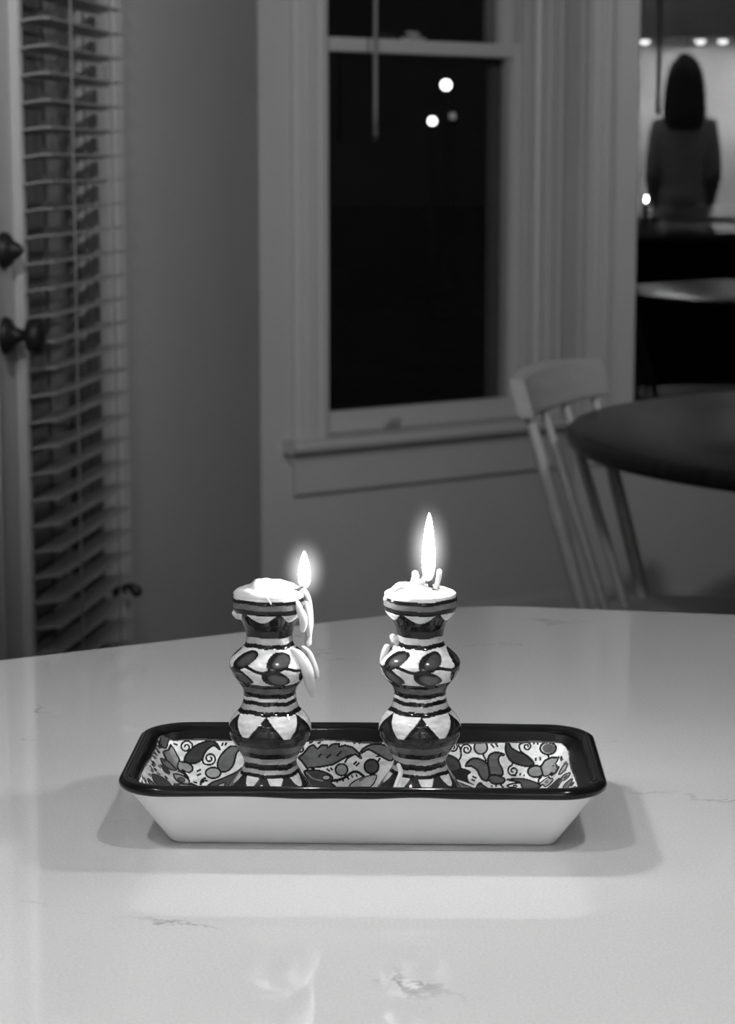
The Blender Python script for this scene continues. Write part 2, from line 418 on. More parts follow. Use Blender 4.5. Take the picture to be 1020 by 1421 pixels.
# lower sash
sg0, sg1 = g0[0], g1[0]
LO = under(W, B.boxes('lower_sash', 'trim', [(ws0 + 0.013, sg0, -0.075, -0.038, SILL + 0.031, zrail1), (sg1, ws1 - 0.013, -0.075, -0.038, SILL + 0.031, zrail1),
                     (sg0, sg1, -0.075, -0.038, SILL + 0.031, zg0), (sg0, sg1, -0.075, -0.038, zrail0, zrail1)], bev=0.002))
under(W, B.box('pane', 'glass', sg0 + .001, sg1 - .001, -0.062, -0.056, zg0 + .001, zrail0 - .001))
# upper sash
ug0, ug1 = ws0 + 0.05, ws1 - 0.05
under(W, B.boxes('upper_sash', 'trim', [(ws0 + 0.013, ug0, -0.115, -0.079, zrail0, WTOP - .013), (ug1, ws1 - 0.013, -0.115, -0.079, zrail0, WTOP - .013),
                 (ug0, ug1, -0.115, -0.079, zrail0, zrail1 - 0.004), (ug0, ug1, -0.115, -0.079, WTOP - 0.07, WTOP - .013)], bev=0.002))
under(W, B.box('pane', 'glass', ug0 + .001, ug1 - .001, -0.100, -0.094, zrail1 - .003, WTOP - .071))
# outside screen track seen at the right of the lower pane
under(W, B.box('screen_track', 'screen', ws1 - 0.040, ws1 - 0.013, -0.150, -0.125, SILL + 0.031, WTOP - .02))
# sash lock
sl = B.s_at(575, 44, -0.055)[0]
lk = under(W, B.boxes('sash_lock', 'latch', [(sl - 0.035, sl + 0.030, -0.070, -0.042, zrail1, zrail1 + 0.008), (sl - 0.012, sl + 0.014, -0.068, -0.046, zrail1 + 0.008, zrail1 + 0.018), (sl - 0.034, sl + 0.004, -0.050, -0.040, zrail1 + 0.014, zrail1 + 0.022)], bev=0.002))
lf = B.s_at(545, 603, -0.03)
under(W, B.boxes('sash_lift', 'latch', [(lf[0] - 0.025, lf[0] + 0.025, -0.038, -0.026, SILL + 0.038, SILL + 0.052), (lf[0] - 0.020, lf[0] + 0.020, -0.030, -0.018, SILL + 0.046, SILL + 0.056)], bev=0.002))

# raised blind with its tilt wand (the wand hangs into view)
bl = empty('window_blind', B.P((ws0 + ws1) / 2, 0, WTOP - 0.12)); tag(bl, 'raised pale blind with a tilt wand hanging inside the sash window', 'blind')
under(bl, B.box('headrail', 'slat', ws0 + 0.03, ws1 - 0.03, -0.036, 0.012, WTOP - 0.06, WTOP - 0.014, bev=0.002))
for i in range(14):
    under(bl, B.box('slat', 'slat', ws0 + 0.032, ws1 - 0.032, -0.037, 0.012, WTOP - 0.067 - i * 0.007, WTOP - 0.063 - i * 0.007))
under(bl, B.box('bottom_rail', 'slat', ws0 + 0.032, ws1 - 0.032, -0.037, 0.012, WTOP - 0.185, WTOP - 0.165, bev=0.002))
wd_s, wd_z = B.s_at(521, 185, 0.02)
under(bl, tube('tilt_wand', 'cord', [B.P(wd_s, 0.02, wd_z), B.P(wd_s, 0.02, wd_z + 0.06), B.P(wd_s, 0.02, WTOP - 0.05)], [0.0065, 0.0055, 0.005], sub=2))

# ------------------------------------------------------------------ window_2: wide fixed window behind the table
W2 = empty('window_2', C.P((c0 + c1) / 2, 0, SILL)); tag(W2, 'wide dark fixed window behind the round table, mirroring the kitchen', kind='structure')
e0 = C.s_at(811, 330)[0]; e1 = C.s_at(852, 330)[0]
under(W2, C.extrude_v('casing', 'trim', shift(casing_prof(e1 - e0), e0), SILL + 0.03, WTOP))
under(W2, C.extrude_v('casing', 'trim', shift(casing_prof(0.10, True), c1 + 0.04), SILL + 0.03, WTOP))
under(W2, C.box('head_casing', 'trim', e0 - 0.005, c1 + 0.15, 0, 0.025, WTOP, WTOP + 0.11, bev=0.004))
under(W2, C.extrude_profile('stool', 'trim', stool, e0 - 0.012, c1 + 0.17))
under(W2, C.box('sill', 'trim', c0 - 0.06, c1 + 0.06, -WT + .002, 0.0, SILL - 0.002, SILL + 0.030))
under(W2, C.extrude_profile('apron', 'trim', [(0, APRON), (0.012, APRON), (0.018, APRON + 0.008), (0.018, SILL - 0.028), (0, SILL - 0.028)], e0, c1 + 0.14))
under(W2, C.boxes('sash', 'trim', [(c0 - 0.06, c0, -0.055, -0.008, SILL + 0.030, WTOP), (c1, c1 + 0.06, -0.055, -0.008, SILL + 0.030, WTOP),
                  (c0, c1, -0.055, -0.008, SILL + 0.030, SILL + 0.055), (c0, c1, -0.055, -0.008, WTOP - 0.07, WTOP)], bev=0.003))
PANE_D = -0.036
pz0, pz1 = SILL + 0.056, WTOP - 0.071; LN = (pz1 - pz0) * 0.0026     # the pane leans a hair into the room
pn = under(W2, C.extrude_profile('pane', 'glass', [(PANE_D - 0.006 - LN / 2, pz0), (PANE_D - LN / 2, pz0), (PANE_D + LN / 2, pz1), (PANE_D - 0.006 + LN / 2, pz1)], c0 + .001, c1 - .001))
b2 = empty('window_blind', C.P((c0 + c1) / 2, 0, WTOP - 0.12)); tag(b2, 'raised pale blind with a tilt wand hanging inside the wide dark window', 'blind')
under(b2, C.box('headrail', 'slat', c0 - 0.03, c1 + 0.03, 0.002, 0.05, WTOP - 0.06, WTOP - 0.014, bev=0.002))
for i in range(14):
    under(b2, C.box('slat', 'slat', c0 - 0.028, c1 + 0.028, 0.001, 0.05, WTOP - 0.067 - i * 0.007, WTOP - 0.063 - i * 0.007))
under(b2, C.box('bottom_rail', 'slat', c0 - 0.028, c1 + 0.028, 0.001, 0.05, WTOP - 0.185, WTOP - 0.165, bev=0.002))
w2s, w2z = C.s_at(913, 150, 0.03)
under(b2, tube('tilt_wand', 'bronze', [C.P(w2s, 0.03, w2z), C.P(w2s, 0.03, w2z + 0.06), C.P(w2s, 0.03, WTOP - 0.05)], [0.0065, 0.0055, 0.005], sub=2))

# ------------------------------------------------------------------ door_1 with glass, knob, deadbolt
DR = empty('door_1', A.P(0.3, 0, 0)); tag(DR, 'pale half-glazed door with dark bronze knob and deadbolt on the door wall', kind='structure')
gs0, gs1 = 0.085, 0.575; gz0, gz1 = 0.16, 1.93
under(DR, A.boxes('door_frame_stiles', 'door', [(door_s0, gs0, -0.045, 0, 0.008, DT - 0.004), (gs1, door_s1, -0.045, 0, 0.008, DT - 0.004),
                  (gs0, gs1, -0.045, 0, 0.008, gz0), (gs0, gs1, -0.045, 0, gz1, DT - 0.004)], bev=0.001))
under(DR, A.box('pane', 'glass', gs0, gs1, -0.026, -0.020, gz0, gz1))
under(DR, A.boxes('glazing_bead', 'door', [(gs0 - 0.028, gs0, 0, 0.018, gz0 - 0.028, gz1 + 0.028), (gs1, gs1 + 0.028, 0, 0.010, gz0 - 0.028, gz1 + 0.028),
                  (gs0, gs1, 0, 0.010, gz0 - 0.028, gz0), (gs0, gs1, 0, 0.010, gz1, gz1 + 0.028)], bev=0.003))
under(DR, A.boxes('door_jamb', 'trim', [(door_s0 - 0.02, door_s0 - 0.003, -WT, 0.0, 0, DT + 0.02), (door_s1 + 0.003, door_s1 + 0.02, -WT, 0.0, 0, DT + 0.02), (door_s0 - .003, door_s1 + .003, -WT, 0.0, DT, DT + 0.02)]))
under(DR, A.extrude_v('casing', 'trim', shift(casing_prof(0.09), door_s1 + 0.016), 0, DT + 0.01))
under(DR, A.extrude_v('casing', 'trim', shift(casing_prof(0.09, True), door_s0 - 0.106), 0, DT + 0.01))
under(DR, A.box('head_casing', 'trim', door_s0 - 0.11, door_s1 + 0.11, 0, 0.025, DT + 0.01, DT + 0.12, bev=0.004))
def axial(name, m, fr, s, z, prof, parent, seg=28):
    """lathe about the wall normal; prof (r, d)"""
    V = []; F = []; n = len(prof)
    for r, d in prof:
        for k in range(seg):
            a = 2 * math.pi * k / seg; V.append(fr.P(s + r * math.cos(a), d, z + r * fr.k * math.sin(a)))
    for i in range(n - 1):
        for k in range(seg):
            k2 = (k + 1) % seg; F.append([i * seg + k, i * seg + k2, (i + 1) * seg + k2, (i + 1) * seg + k])
    F += [list(range(seg)), [(n - 1) * seg + k for k in range(seg)][::-1]]
    o = mesh_obj(name, V, F, m, None, True); return under(parent, o)
kz = A.s_at(20, 462)[1]; bz = A.s_at(15, 346)[1]
axial('door_knob', 'bronze', A, 0, kz, [(0.031, 0.0), (0.031, 0.006), (0.027, 0.011), (0.017, 0.016), (0.012, 0.024), (0.010, 0.034), (0.013, 0.038), (0.024, 0.040), (0.029, 0.044), (0.030, 0.055), (0.027, 0.062), (0.018, 0.066), (0.006, 0.067)], DR)
axial('deadbolt', 'bronze', A, 0, bz, [(0.030, 0.0), (0.030, 0.007), (0.026, 0.013), (0.018, 0.017), (0.014, 0.024), (0.010, 0.030), (0.006, 0.034)], DR)
for pxy, mm in ((105, 'latch'), (810, 'bronze')):
    hs = door_s1 + 0.004; hz = A.s_at(160, pxy)[1]
    under(DR, A.boxes('hinge', mm, [(hs - 0.008, hs + 0.008, 0.0, 0.014, hz - 0.018, hz + 0.018)], bev=0.003))
hz = A.s_at(170, 808)[1]
under(DR, tube('door_stop', 'bronze', [A.P(door_s1 + 0.006, 0.012, hz), A.P(door_s1 + 0.012, 0.030, hz + 0.006), A.P(door_s1 + 0.016, 0.045, hz - 0.004)], [0.004, 0.006, 0.011], sub=3))

# slatted blind hung on the door
DB = empty('door_blind', A.P(0.3, 0.04, gz0)); tag(DB, 'pale horizontal slat blind hung over the door glass', 'blind')
bs0, bs1 = 0.066, 0.575
d0, d1 = 0.019, 0.069
pitch_z = A.s_at(40, 545)[1] - A.s_at(40, 581)[1]
zt = A.s_at(40, 32)[1]
i0 = -int((gz1 - 0.06 - zt) / pitch_z)
tilt = 0.10
slat_me = None; nsl = 0
for i in range(i0, 60):
    z = zt - i * pitch_z
    if z < gz0 + 0.03: break
    if slat_me is None:
        th = 0.0028; prof = []
        K_ = 6
        top = [(d0 + (d1 - d0) * t / K_, tilt * (d1 - d0) * (t / K_ - 0.5) + 0.0016 * (1 - (2 * t / K_ - 1) ** 2)) for t in range(K_ + 1)]
        prof = top + [(d, zz - th) for d, zz in top[::-1]]
        o = A.extrude_profile('slat', 'slat', prof, bs0, bs1); slat_me = o.data
    else:
        o = bpy.data.objects.new('slat', slat_me); COL.objects.link(o)
    under(DB, o); o.location = (0, 0, z)
for cs in (bs0 + 0.13, bs1 - 0.10):
    for dd in (d1 + 0.001, d0 - 0.001):
        under(DB, tube('ladder_cord', 'cord', [A.P(cs, dd, gz0 + 0.01), A.P(cs, dd, 1.2), A.P(cs, dd, gz1 - 0.04)], [0.0016] * 3, seg=6, sub=1))
under(DB, A.box('bottom_rail', 'slat', bs0, bs1, d0, d1, gz0 - 0.02, gz0 + 0.006, bev=0.004))
under(DB, A.box('headrail', 'slat', bs0 - 0.01, bs1 + 0.01, 0.012, d1 + 0.006, gz1 - 0.02, gz1 + 0.045, bev=0.004))

# ================================================================== ISLAND
CT = 0.91
corner = on_z(662, 839.5, CT)[:2]; lft = on_z(0, 916, CT)[:2]; rgt = on_z(1020, 853, CT)[:2]
dl = (lft - corner) / np.linalg.norm(lft - corner); dr = (rgt - corner) / np.linalg.norm(rgt - corner)
pl = corner + dl * 0.80; pr = corner + dr * 1.25
poly = [pl]
for t in np.linspace(0, 1, 7):              # eased corner
    a = corner + dl * 0.035; b = corner + dr * 0.035
    poly.append((1 - t) ** 2 * a + 2 * t * (1 - t) * corner + t * t * b)
poly += [pr, np.array([pr[0] - 0.05, 0.14]), np.array([pl[0] + 0.02, 0.14])]
def prism(name, m, poly, z0, z1, bev=0.0, parent=None):
    bm = bmesh.new()
    vb = [bm.verts.new((p[0], p[1], z0)) for p in poly]; vt = [bm.verts.new((p[0], p[1], z1)) for p in poly]; n = len(poly)
    bm.faces.new(vb[::-1]); ft = bm.faces.new(vt)
    for i in range(n): bm.faces.new([vb[i], vb[(i + 1) % n], vt[(i + 1) % n], vt[i]])
    if bev: bmesh.ops.bevel(bm, geom=list(ft.edges), offset=bev, segments=2, affect='EDGES')
    return bm_obj(name, bm, m, parent)
ct = prism('island_countertop', 'quartz', poly, CT - 0.032, CT, 0.002)
tag(ct, 'polished pale quartz island countertop with an angled corner and fine veins', 'countertop')
cxy = np.mean([pl, corner, pr, poly[-1], poly[-2]], axis=0)
ib = empty('kitchen_island', (cxy[0], cxy[1], 0)); tag(ib, 'dark painted island cabinet standing under the quartz countertop', 'cabinet')
inner = [cxy + (p - cxy) * 0.80 for p in [pl, corner, pr, poly[-2], poly[-1]]]
under(ib, prism('body', 'cabinet_dark', inner, 0.09, CT - 0.033, 0.0))
under(ib, prism('toe_kick', 'cabinet_dark', [cxy + (p - cxy) * 0.93 for p in inner], 0.0, 0.0899, 0.0))
for i in range(5):
    a, b = inner[i], inner[(i + 1) % 5]; L_ = np.linalg.norm(b - a); e = (b - a) / L_; hd = math.atan2(e[0], e[1])
    fr = Frame(a[0], a[1], hd)
    sgn = 1 if (fr.P(L_ / 2, 0.05, 0).xy - Vector(cxy)).length > (fr.P(L_ / 2, -0.05, 0).xy - Vector(cxy)).length else -1
    n = max(1, round(L_ / 0.55))
    for k in range(n):
        x0, x1 = L_ * k / n + 0.012, L_ * (k + 1) / n - 0.012
        dA, dB = (0.0005, 0.018) if sgn > 0 else (-0.018, -0.0005)
        under(ib, fr.box('panel', 'cabinet_dark', x0, x1, dA, dB, 0.12, CT - 0.06, bev=0.003))

# ================================================================== TRAY
TC = np.array([-0.0015, 1.1010]); TROT = math.radians(-1.5)
TA, TB, TR = 0.1195, 0.0648, 0.024
NSEG = dict(back=1000, side=260, front=300, arc=50)
def rr_loop(o, counts, bow=1.0, rk=0.75, rmin=0.006):
    """rounded rectangle inset by o, counter-clockwise from the front-right; fixed point counts per piece"""
    a, b = TA - o, TB - o; r = max(TR - o * rk, rmin); pts = []
    nf, ns, nb, na = counts
    def line(p, q, n): return [p + (q - p) * t for t in np.arange(n) / n]
    def arc(c, a0, n): return [c + r * np.array([math.cos(a0 + math.pi / 2 * t), math.sin(a0 + math.pi / 2 * t)]) for t in np.arange(n) / n]
    v = np.array
    pts += line(v([-a + r, -b]), v([a - r, -b]), nf) + arc(v([a - r, -b + r]), -math.pi / 2, na)
    pts += line(v([a, -b + r]), v([a, b - r]), ns) + arc(v([a - r, b - r]), 0, na)
    pts += line(v([a - r, b]), v([-a + r, b]), nb) + arc(v([-a + r, b - r]), math.pi / 2, na)
    pts += line(v([-a, b - r]), v([-a, -b + r]), ns) + arc(v([-a + r, -b + r]), math.pi, na)
    P = np.array(pts)
    k = 0.0028 * bow                          # hand-made sides bow out a little at the back
    P[:, 1] += np.where(P[:, 1] > 0, 1, 0.15) * k * (1 - (P[:, 0] / TA) ** 2) * np.clip(P[:, 1] / b, -1, 1)
    return P
tray = empty('serving_tray', (TC[0], TC[1], CT), TROT)
tag(tray, 'rectangular white ceramic tray with black glazed rim and painted floral inside on the countertop', 'tray')
def loft(name, m, loops, close_first=False, close_last=False, parent=None):
    n = len(loops[0][0]); V = np.vstack([np.column_stack([P, np.full(n, z)]) for P, z in loops]); Q = []
    i = np.arange(n); j = (i + 1) % n
    for k in range(len(loops) - 1):
        Q.append(np.column_stack([k * n + i, k * n + j, (k + 1) * n + j, (k + 1) * n + i]))
    Q = np.vstack(Q).tolist()
    if close_first: Q.append(list(range(n))[::-1])
    if close_last: Q.append([(len(loops) - 1) * n + q for q in range(n)])
    return mesh_obj(name, V, Q, m, parent, True)
cnt = (40, 20, 40, 12)
TH = 0.0345
body_loops = [(rr_loop(0.030, cnt), 0.0004), (rr_loop(0.0265, cnt), 0.0), (rr_loop(0.0248, cnt), 0.0006), (rr_loop(0.0235, cnt), 0.0020)]
body_loops += [(rr_loop(0.0235 + (0.0030 - 0.0235) * t, cnt), 0.0020 + (0.0310 - 0.0020) * t) for t in np.linspace(0.1, 1, 8)]
loft('body', 'tray_white', body_loops, close_first=True, parent=tray)
rim_prof = [(0.0032, 0.0298), (0.0016, 0.0301), (0.0004, 0.0312), (0.0, 0.0326), (0.0006, 0.0341), (0.0022, 0.0351), (0.0042, 0.0352), (0.0060, 0.0347), (0.0073, 0.0336), (0.0082, 0.0325)]
def wob(P, ph, amp): 
    a = np.arctan2(P[:, 1], P[:, 0]); return (np.sin(5 * a + ph) + 0.6 * np.sin(11 * a + 2 * ph)) * amp
rl = []
for o_, z_ in rim_prof:
    P_ = rr_loop(o_, cnt)
    if z_ < 0.0315: z_ = z_ + wob(P_, 1.0, 0.00035)
    rl.append((P_, z_))
loft('rim', 'tray_rim', rl, parent=tray)

# inside surface: z as a function of inset o
IN_O = np.array([0.0080, 0.0245, 0.0275, 0.0310, 0.0400]); IN_Z = np.array([0.0327, 0.0098, 0.0072, 0.0062, 0.0060])
def in_z(o): return np.interp(o, IN_O, IN_Z)
def inset_of(x, y):
    """inset of a local point from the tray outline (flat-sided approximation with round corners)"""
    k = 0.0028 * (1 - (x / TA) ** 2) * np.where(y > 0, 1, 0.15)
    yy = np.abs(y) - k
    return np.minimum(TA - np.abs(x), TB - yy)
ct_, st_ = math.cos(TROT), math.sin(TROT)
def hit_tray(pts):
    """where rays through photo pixels meet the tray's inner surface, in tray-local (x, y)"""
    pts = np.asarray(pts, float)
    a = (pts[:, 0] - 510) / FPX; b = (pts[:, 1] - 710.5) / FPX
    R = np.column_stack([a, CP - b * SP, -SP - b * CP])
    def loc(t):
        W_ = R * t[:, None]; x = W_[:, 0] - TC[0]; y = W_[:, 1] - TC[1]; z = W_[:, 2] + EYE - CT
        return x * ct_ + y * st_, -x * st_ + y * ct_, z
    lo = (CT + 0.033 - EYE) / R[:, 2]; hi = (CT + 0.003 - EYE) / R[:, 2]
    best = hi.copy(); found = np.zeros(len(lo), bool)
    for f in np.linspace(0, 1, 140):          # march down the ray to the first crossing
        t = lo + (hi - lo) * f; x, y, z = loc(t); o = inset_of(x, y)
        h = (z <= in_z(np.maximum(o, 0.0))) & (y > -TB + 0.02) & ~found
        best[h] = t[h]; found |= h
    ta, tb_ = best - (hi - lo) / 139.0, best.copy()
    for _ in range(12):                       # refine the crossing
        tm = (ta + tb_) / 2; x, y, z = loc(tm); below = z <= in_z(np.maximum(inset_of(x, y), 0.0))
        tb_ = np.where(below, tm, tb_); ta = np.where(below, ta, tm)
    x, y, z = loc(tb_); return np.column_stack([x, y])

shapes = []                                    # (local polygon, grey) painted in order
WHITE, LINE = 0.92, 0.010
def px(zone, p):
    ox, oy, k = {1: (190, 1010, 6.8), 2: (410, 1010, 6.8), 3: (600, 1010, 8.5), 4: (700, 1010, 8.5)}[zone]
    p = np.asarray(p, float); return np.column_stack([ox + p[:, 0] / k, oy + p[:, 1] / k])
def dens(p, closed, step=1.2):
    q = np.vstack([p, p[:1]]) if closed else p; out = []
    for a, b in zip(q[:-1], q[1:]):
        n = max(1, int(np.hypot(*(b - a)) / step)); out += [a + (b - a) * t for t in np.arange(n) / n]
    if not closed: out.append(q[-1])
    return np.array(out)
def smooth_closed(p):
    P = np.vstack([p[-1:], p, p[:2]]); return catmull(P, 5)[5:-10] if len(p) > 3 else p
def stroke_poly(p, w):
    T = np.gradient(p, axis=0); T /= np.linalg.norm(T, axis=1)[:, None] + 1e-9
    N_ = np.column_stack([-T[:, 1], T[:, 0]]); ww = np.full(len(p), w / 2)
    return np.vstack([p + N_ * ww[:, None], (p - N_ * ww[:, None])[::-1]])
def add_px(poly_px, g): shapes.append((hit_tray(poly_px), g))
def fill(zone, p, g, w=2.0, smooth=True):
    q = px(zone, p)
    if smooth: q = smooth_closed(q)
    q = dens(q, True)
    c = q.mean(axis=0)
    if w:                                      # black outline, then a thin pale halo, then the colour
        T = np.roll(q, -2, 0) - np.roll(q, 2, 0); T /= np.linalg.norm(T, axis=1)[:, None] + 1e-9
        N_ = np.column_stack([T[:, 1], -T[:, 0]])
        area = 0.5 * np.sum(q[:, 0] * np.roll(q[:, 1], -1) - np.roll(q[:, 0], -1) * q[:, 1])
        if area < 0: N_ = -N_
        add_px(q + N_ * w * 0.72, LINE); add_px(q - N_ * w * 0.55, g)
    else: add_px(q, g)
def ell(zone, cx, cy, rx, ry, g, w=2.0, rot=0.0):
    t = np.linspace(0, 2 * math.pi, 20, endpoint=False); c, s = math.cos(rot), math.sin(rot)
    x = rx * np.cos(t); y = ry * np.sin(t)
    fill(zone, np.column_stack([cx + x * c - y * s, cy + x * s + y * c]), g, w)
def line(zone, p, w=2.0, g=LINE):
    q = px(zone, p)
    if len(q) > 2: q = catmull(q, 6)
    add_px(stroke_poly(dens(q, False, 0.9), w * 1.3), g)
def spiral(zone, cx, cy, r0, r1, turns, a0, w=1.9, tail=None, flip=1):
    t = np.linspace(0, 1, 26); a = a0 + flip * 2 * math.pi * turns * t; r = r0 + (r1 - r0) * t
    p = np.column_stack([cx + r * np.cos(a), cy + r * np.sin(a)])
    if tail is not None: p = np.vstack([np.array(tail, float), p])
    line(zone, p, w)
# -- left third
ell(1, 265, 142, 54, 46, 0.10, 2.2)
fill(1, [(250, 235), (295, 212), (350, 230), (392, 290), (400, 345), (365, 395), (315, 370), (285, 310)], 0.30, 2.2)
fill(1, [(222, 290), (280, 305), (330, 350), (370, 398), (300, 385), (240, 335)], 0.26, 1.6)
ell(1, 455, 375, 72, 48, 0.32, 2.0, 0.25)
fill(1, [(450, 312), (470, 250), (540, 180), (620, 140), (700, 125), (750, 148), (782, 205), (735, 168), (690, 182), (640, 232), (615, 292), (560, 330), (490, 334)], 0.05, 2.2)
spiral(1, 465, 180, 62, 10, 1.5, -0.3, tail=[(515, 215)], flip=-1)
spiral(1, 688, 290, 60, 10, 1.5, math.pi * 0.55, tail=[(618, 285), (630, 335)], flip=-1)
fill(1, [(945, 178), (880, 178), (810, 238), (768, 310), (764, 372), (800, 412), (862, 402), (912, 340), (935, 250), (962, 205)], 0.17, 2.0)
ell(1, 720, 425, 70, 50, 0.42, 2.0)
for q in ([(345, 138), (385, 126)], [(345, 180), (385, 168)], [(800, 172), (815, 140)], [(832, 168), (847, 136)], [(565, 412), (605, 392)], [(565, 452), (605, 432)], [(530, 512), (570, 520)]):
    line(1, q, 2.0)
line(1, [(600, 542), (610, 500), (650, 470)], 2.4); line(1, [(615, 520), (640, 500), (670, 500)], 1.8)
fill(1, [(655, 585), (700, 522), (800, 482), (935, 420), (1000, 372), (975, 430), (890, 520), (830, 585)], 0.10, 1.8)
fill(1, [(750, 580), (770, 540), (830, 520), (800, 585)], 0.5, 1.2)
fill(1, [(880, 580), (900, 520), (990, 440), (1040, 450), (1000, 520), (920, 580)], 0.42, 1.2)
fill(1, [(345, 437), (425, 448), (488, 500), (482, 530), (400, 512), (355, 470)], 0.55, 1.8)
ell(1, 420, 490, 32, 18, 0.18, 1.4, 0.3)
line(1, [(382, 402), (440, 432), (492, 492)], 2.0); line(1, [(345, 530), (500, 536), (650, 578)], 2.0)
fill(1, [(340, 545), (400, 545), (410, 585), (360, 585)], 0.45, 1.0); fill(1, [(410, 560), (520, 555), (600, 585), (410, 588)], 0.06, 0)
# left side wall: slanted leaves and dashes
fill(1, [(140, 440), (205, 450), (290, 505), (345, 575), (300, 585), (225, 560), (160, 505)], 0.09, 1.2)
fill(1, [(215, 345), (262, 360), (312, 412), (300, 442), (250, 410)], 0.05, 0)
fill(1, [(100, 480), (150, 520), (205, 578), (178, 582), (130, 545)], 0.28, 1.6)
for x, y in ((170, 180), (190, 210), (150, 262), (165, 235), (140, 335), (160, 380), (200, 350), (195, 165), (130, 390), (190, 420), (240, 290), (110, 430), (225, 540), (262, 455)):
    line(1, [(x, y), (x + 28, y + 30)], 2.4, random.choice([0.05, 0.15, 0.25]))
for x, y in ((150, 205), (130, 300), (150, 310), (120, 355), (90, 520), (95, 545)):
    line(1, [(x, y), (x + 30, y + 42)], 1.2)
# -- middle
fill(2, [(28, 282), (80, 240), (130, 178), (170, 160)], 0.17, 2.0, False)
leaf = [(28, 282), (80, 240), (130, 178), (170, 162), (205, 200), (245, 166), (300, 166), (305, 192), (350, 156), (412, 150), (412, 180), (470, 166), (540, 186), (600, 240), (622, 292), (570, 250), (500, 262), (430, 302), (350, 346), (240, 366), (110, 380), (60, 312)]
fill(2, leaf, 0.17, 2.2, False)
for q in ([(215, 277), (245, 245)], [(290, 287), (335, 250)], [(390, 267), (435, 220)]): line(2, q, 1.8)
fill(2, [(608, 246), (650, 190), (740, 155), (840, 165), (930, 230), (900, 310), (780, 250), (680, 202)], 0.20, 2.2)
line(2, [(465, 332), (490, 290), (540, 258)], 2.0); ell(2, 435, 395, 56, 54, 0.40, 2.0)
line(2, [(775, 322), (800, 285)], 2.2); line(2, [(755, 268), (795, 268)], 1.8); ell(2, 718, 365, 66, 66, 0.09, 2.2)
for q in ([(130, 147), (165, 128)], [(210, 147), (240, 134)], [(550, 152), (575, 124)], [(600, 152), (628, 122)], [(293, 386), (325, 410)], [(330, 376), (352, 400)], [(548, 347), (580, 315)], [(568, 362), (604, 328)]): line(2, q, 2.0)
line(2, [(330, 502), (440, 482), (560, 412), (650, 460)], 3.0)
for q in ([(388, 490), (396, 518)], [(438, 480), (456, 504)], [(488, 462), (506, 490)], [(528, 445), (542, 470)], [(570, 438), (584, 462)]): line(2, q, 1.8)
fill(2, [(80, 412), (200, 400), (300, 430), (350, 470), (335, 520), (372, 565), (170, 565), (110, 475)], 0.07, 2.0)
line(2, [(100, 420), (170, 480), (260, 500)], 1.4, 0.3); ell(2, 290, 470, 36, 22, 0.5, 1.4)
fill(2, [(515, 560), (560, 502), (660, 462), (765, 450), (700, 560)], 0.62, 1.4); line(2, [(600, 505), (650, 472)], 2.2, 0.2)
fill(2, [(20, 400), (60, 430), (80, 500), (60, 560), (0, 540)], 0.55, 1.4)
spiral(2, 45, 205, 32, 10, 1.0, -1.0)
# -- right
spiral(3, 240, 230, 58, 14, 1.4, -0.9, tail=[(312, 388), (338, 330), (330, 250), (295, 185)], flip=1)
spiral(3, 405, 255, 64, 12, 1.5, -2.6, tail=[(338, 250)], flip=1)
line(3, [(598, 315), (640, 395)], 2.0); ell(3, 572, 232, 76, 76, 0.45, 2.0)
fill(3, [(395, 455), (422, 400), (490, 360), (570, 375), (640, 420), (668, 500), (665, 612), (600, 612), (558, 560), (530, 500), (460, 452)], 0.12, 2.2)
fill(3, [(660, 435), (665, 340), (720, 297), (780, 293), (850, 318), (792, 332), (780, 400), (820, 480), (828, 550), (760, 565), (680, 545)], 0.14, 2.2)
fill(3, [(660, 602), (690, 560), (760, 562), (850, 602), (830, 650), (740, 660), (690, 642)], 0.11, 2.0)
fill(3, [(120, 330), (200, 325), (290, 370), (330, 450), (320, 492), (250, 522), (180, 500), (100, 420)], 0.06, 2.0)
fill(3, [(165, 540), (280, 502), (350, 480), (450, 520), (412, 562), (430, 640), (492, 672), (350, 622), (240, 592)], 0.02, 1.0)
fill(3, [(180, 590), (300, 640), (430, 690), (470, 715), (300, 715), (220, 650)], 0.22, 1.2)
for q in ([(690, 190), (730, 235)], [(745, 185), (772, 225)], [(470, 570), (522, 596)], [(460, 606), (502, 626)], [(690, 685), (712, 692)], [(740, 682), (765, 690)], [(800, 665), (840, 708)]): line(3, q, 2.0)
fill(3, [(520, 715), (560, 650), (600, 680), (650, 718)], 0.08, 1.6); line(3, [(545, 660), (580, 650)], 2.2)
fill(4, [(30, 168), (14, 250), (40, 340), (90, 400), (200, 442), (290, 452), (342, 430), (330, 390), (250, 320), (170, 290), (85, 240), (55, 190)], 0.06, 2.2)
spiral(4, 265, 220, 52, 12, 1.4, -1.9, tail=[(335, 400), (250, 320), (190, 270), (178, 200)], flip=1)
ell(4, 515, 242, 92, 70, 0.55, 2.2); ell(4, 522, 243, 72, 56, 0.12, 0)
line(4, [(520, 318), (520, 352)], 2.2)
ell(4, 370, 515, 92, 66, 0.30, 2.2)
fill(4, [(430, 460), (480, 385), (560, 350), (642, 360), (612, 430), (570, 462), (642, 462), (602, 530), (520, 580), (465, 570), (452, 540)], 0.33, 2.2, False)
for q in ([(370, 350), (370, 392)], [(420, 345), (426, 388)], [(192, 535), (180, 562)], [(225, 556), (240, 562)], [(345, 168), (350, 196)], [(390, 168), (394, 202)], [(112, 562), (140, 562)]): line(4, q, 2.0)
spiral(4, 105, 508, 70, 12, 1.5, -1.8, tail=[(95, 405)], flip=-1)
fill(4, [(30, 612), (120, 602), (200, 600), (300, 622), (400, 662), (425, 702), (230, 715), (180, 642)], 0.10, 1.8)
line(4, [(180, 650), (100, 658), (35, 680), (60, 702), (120, 700), (145, 685), (100, 682)], 1.8)
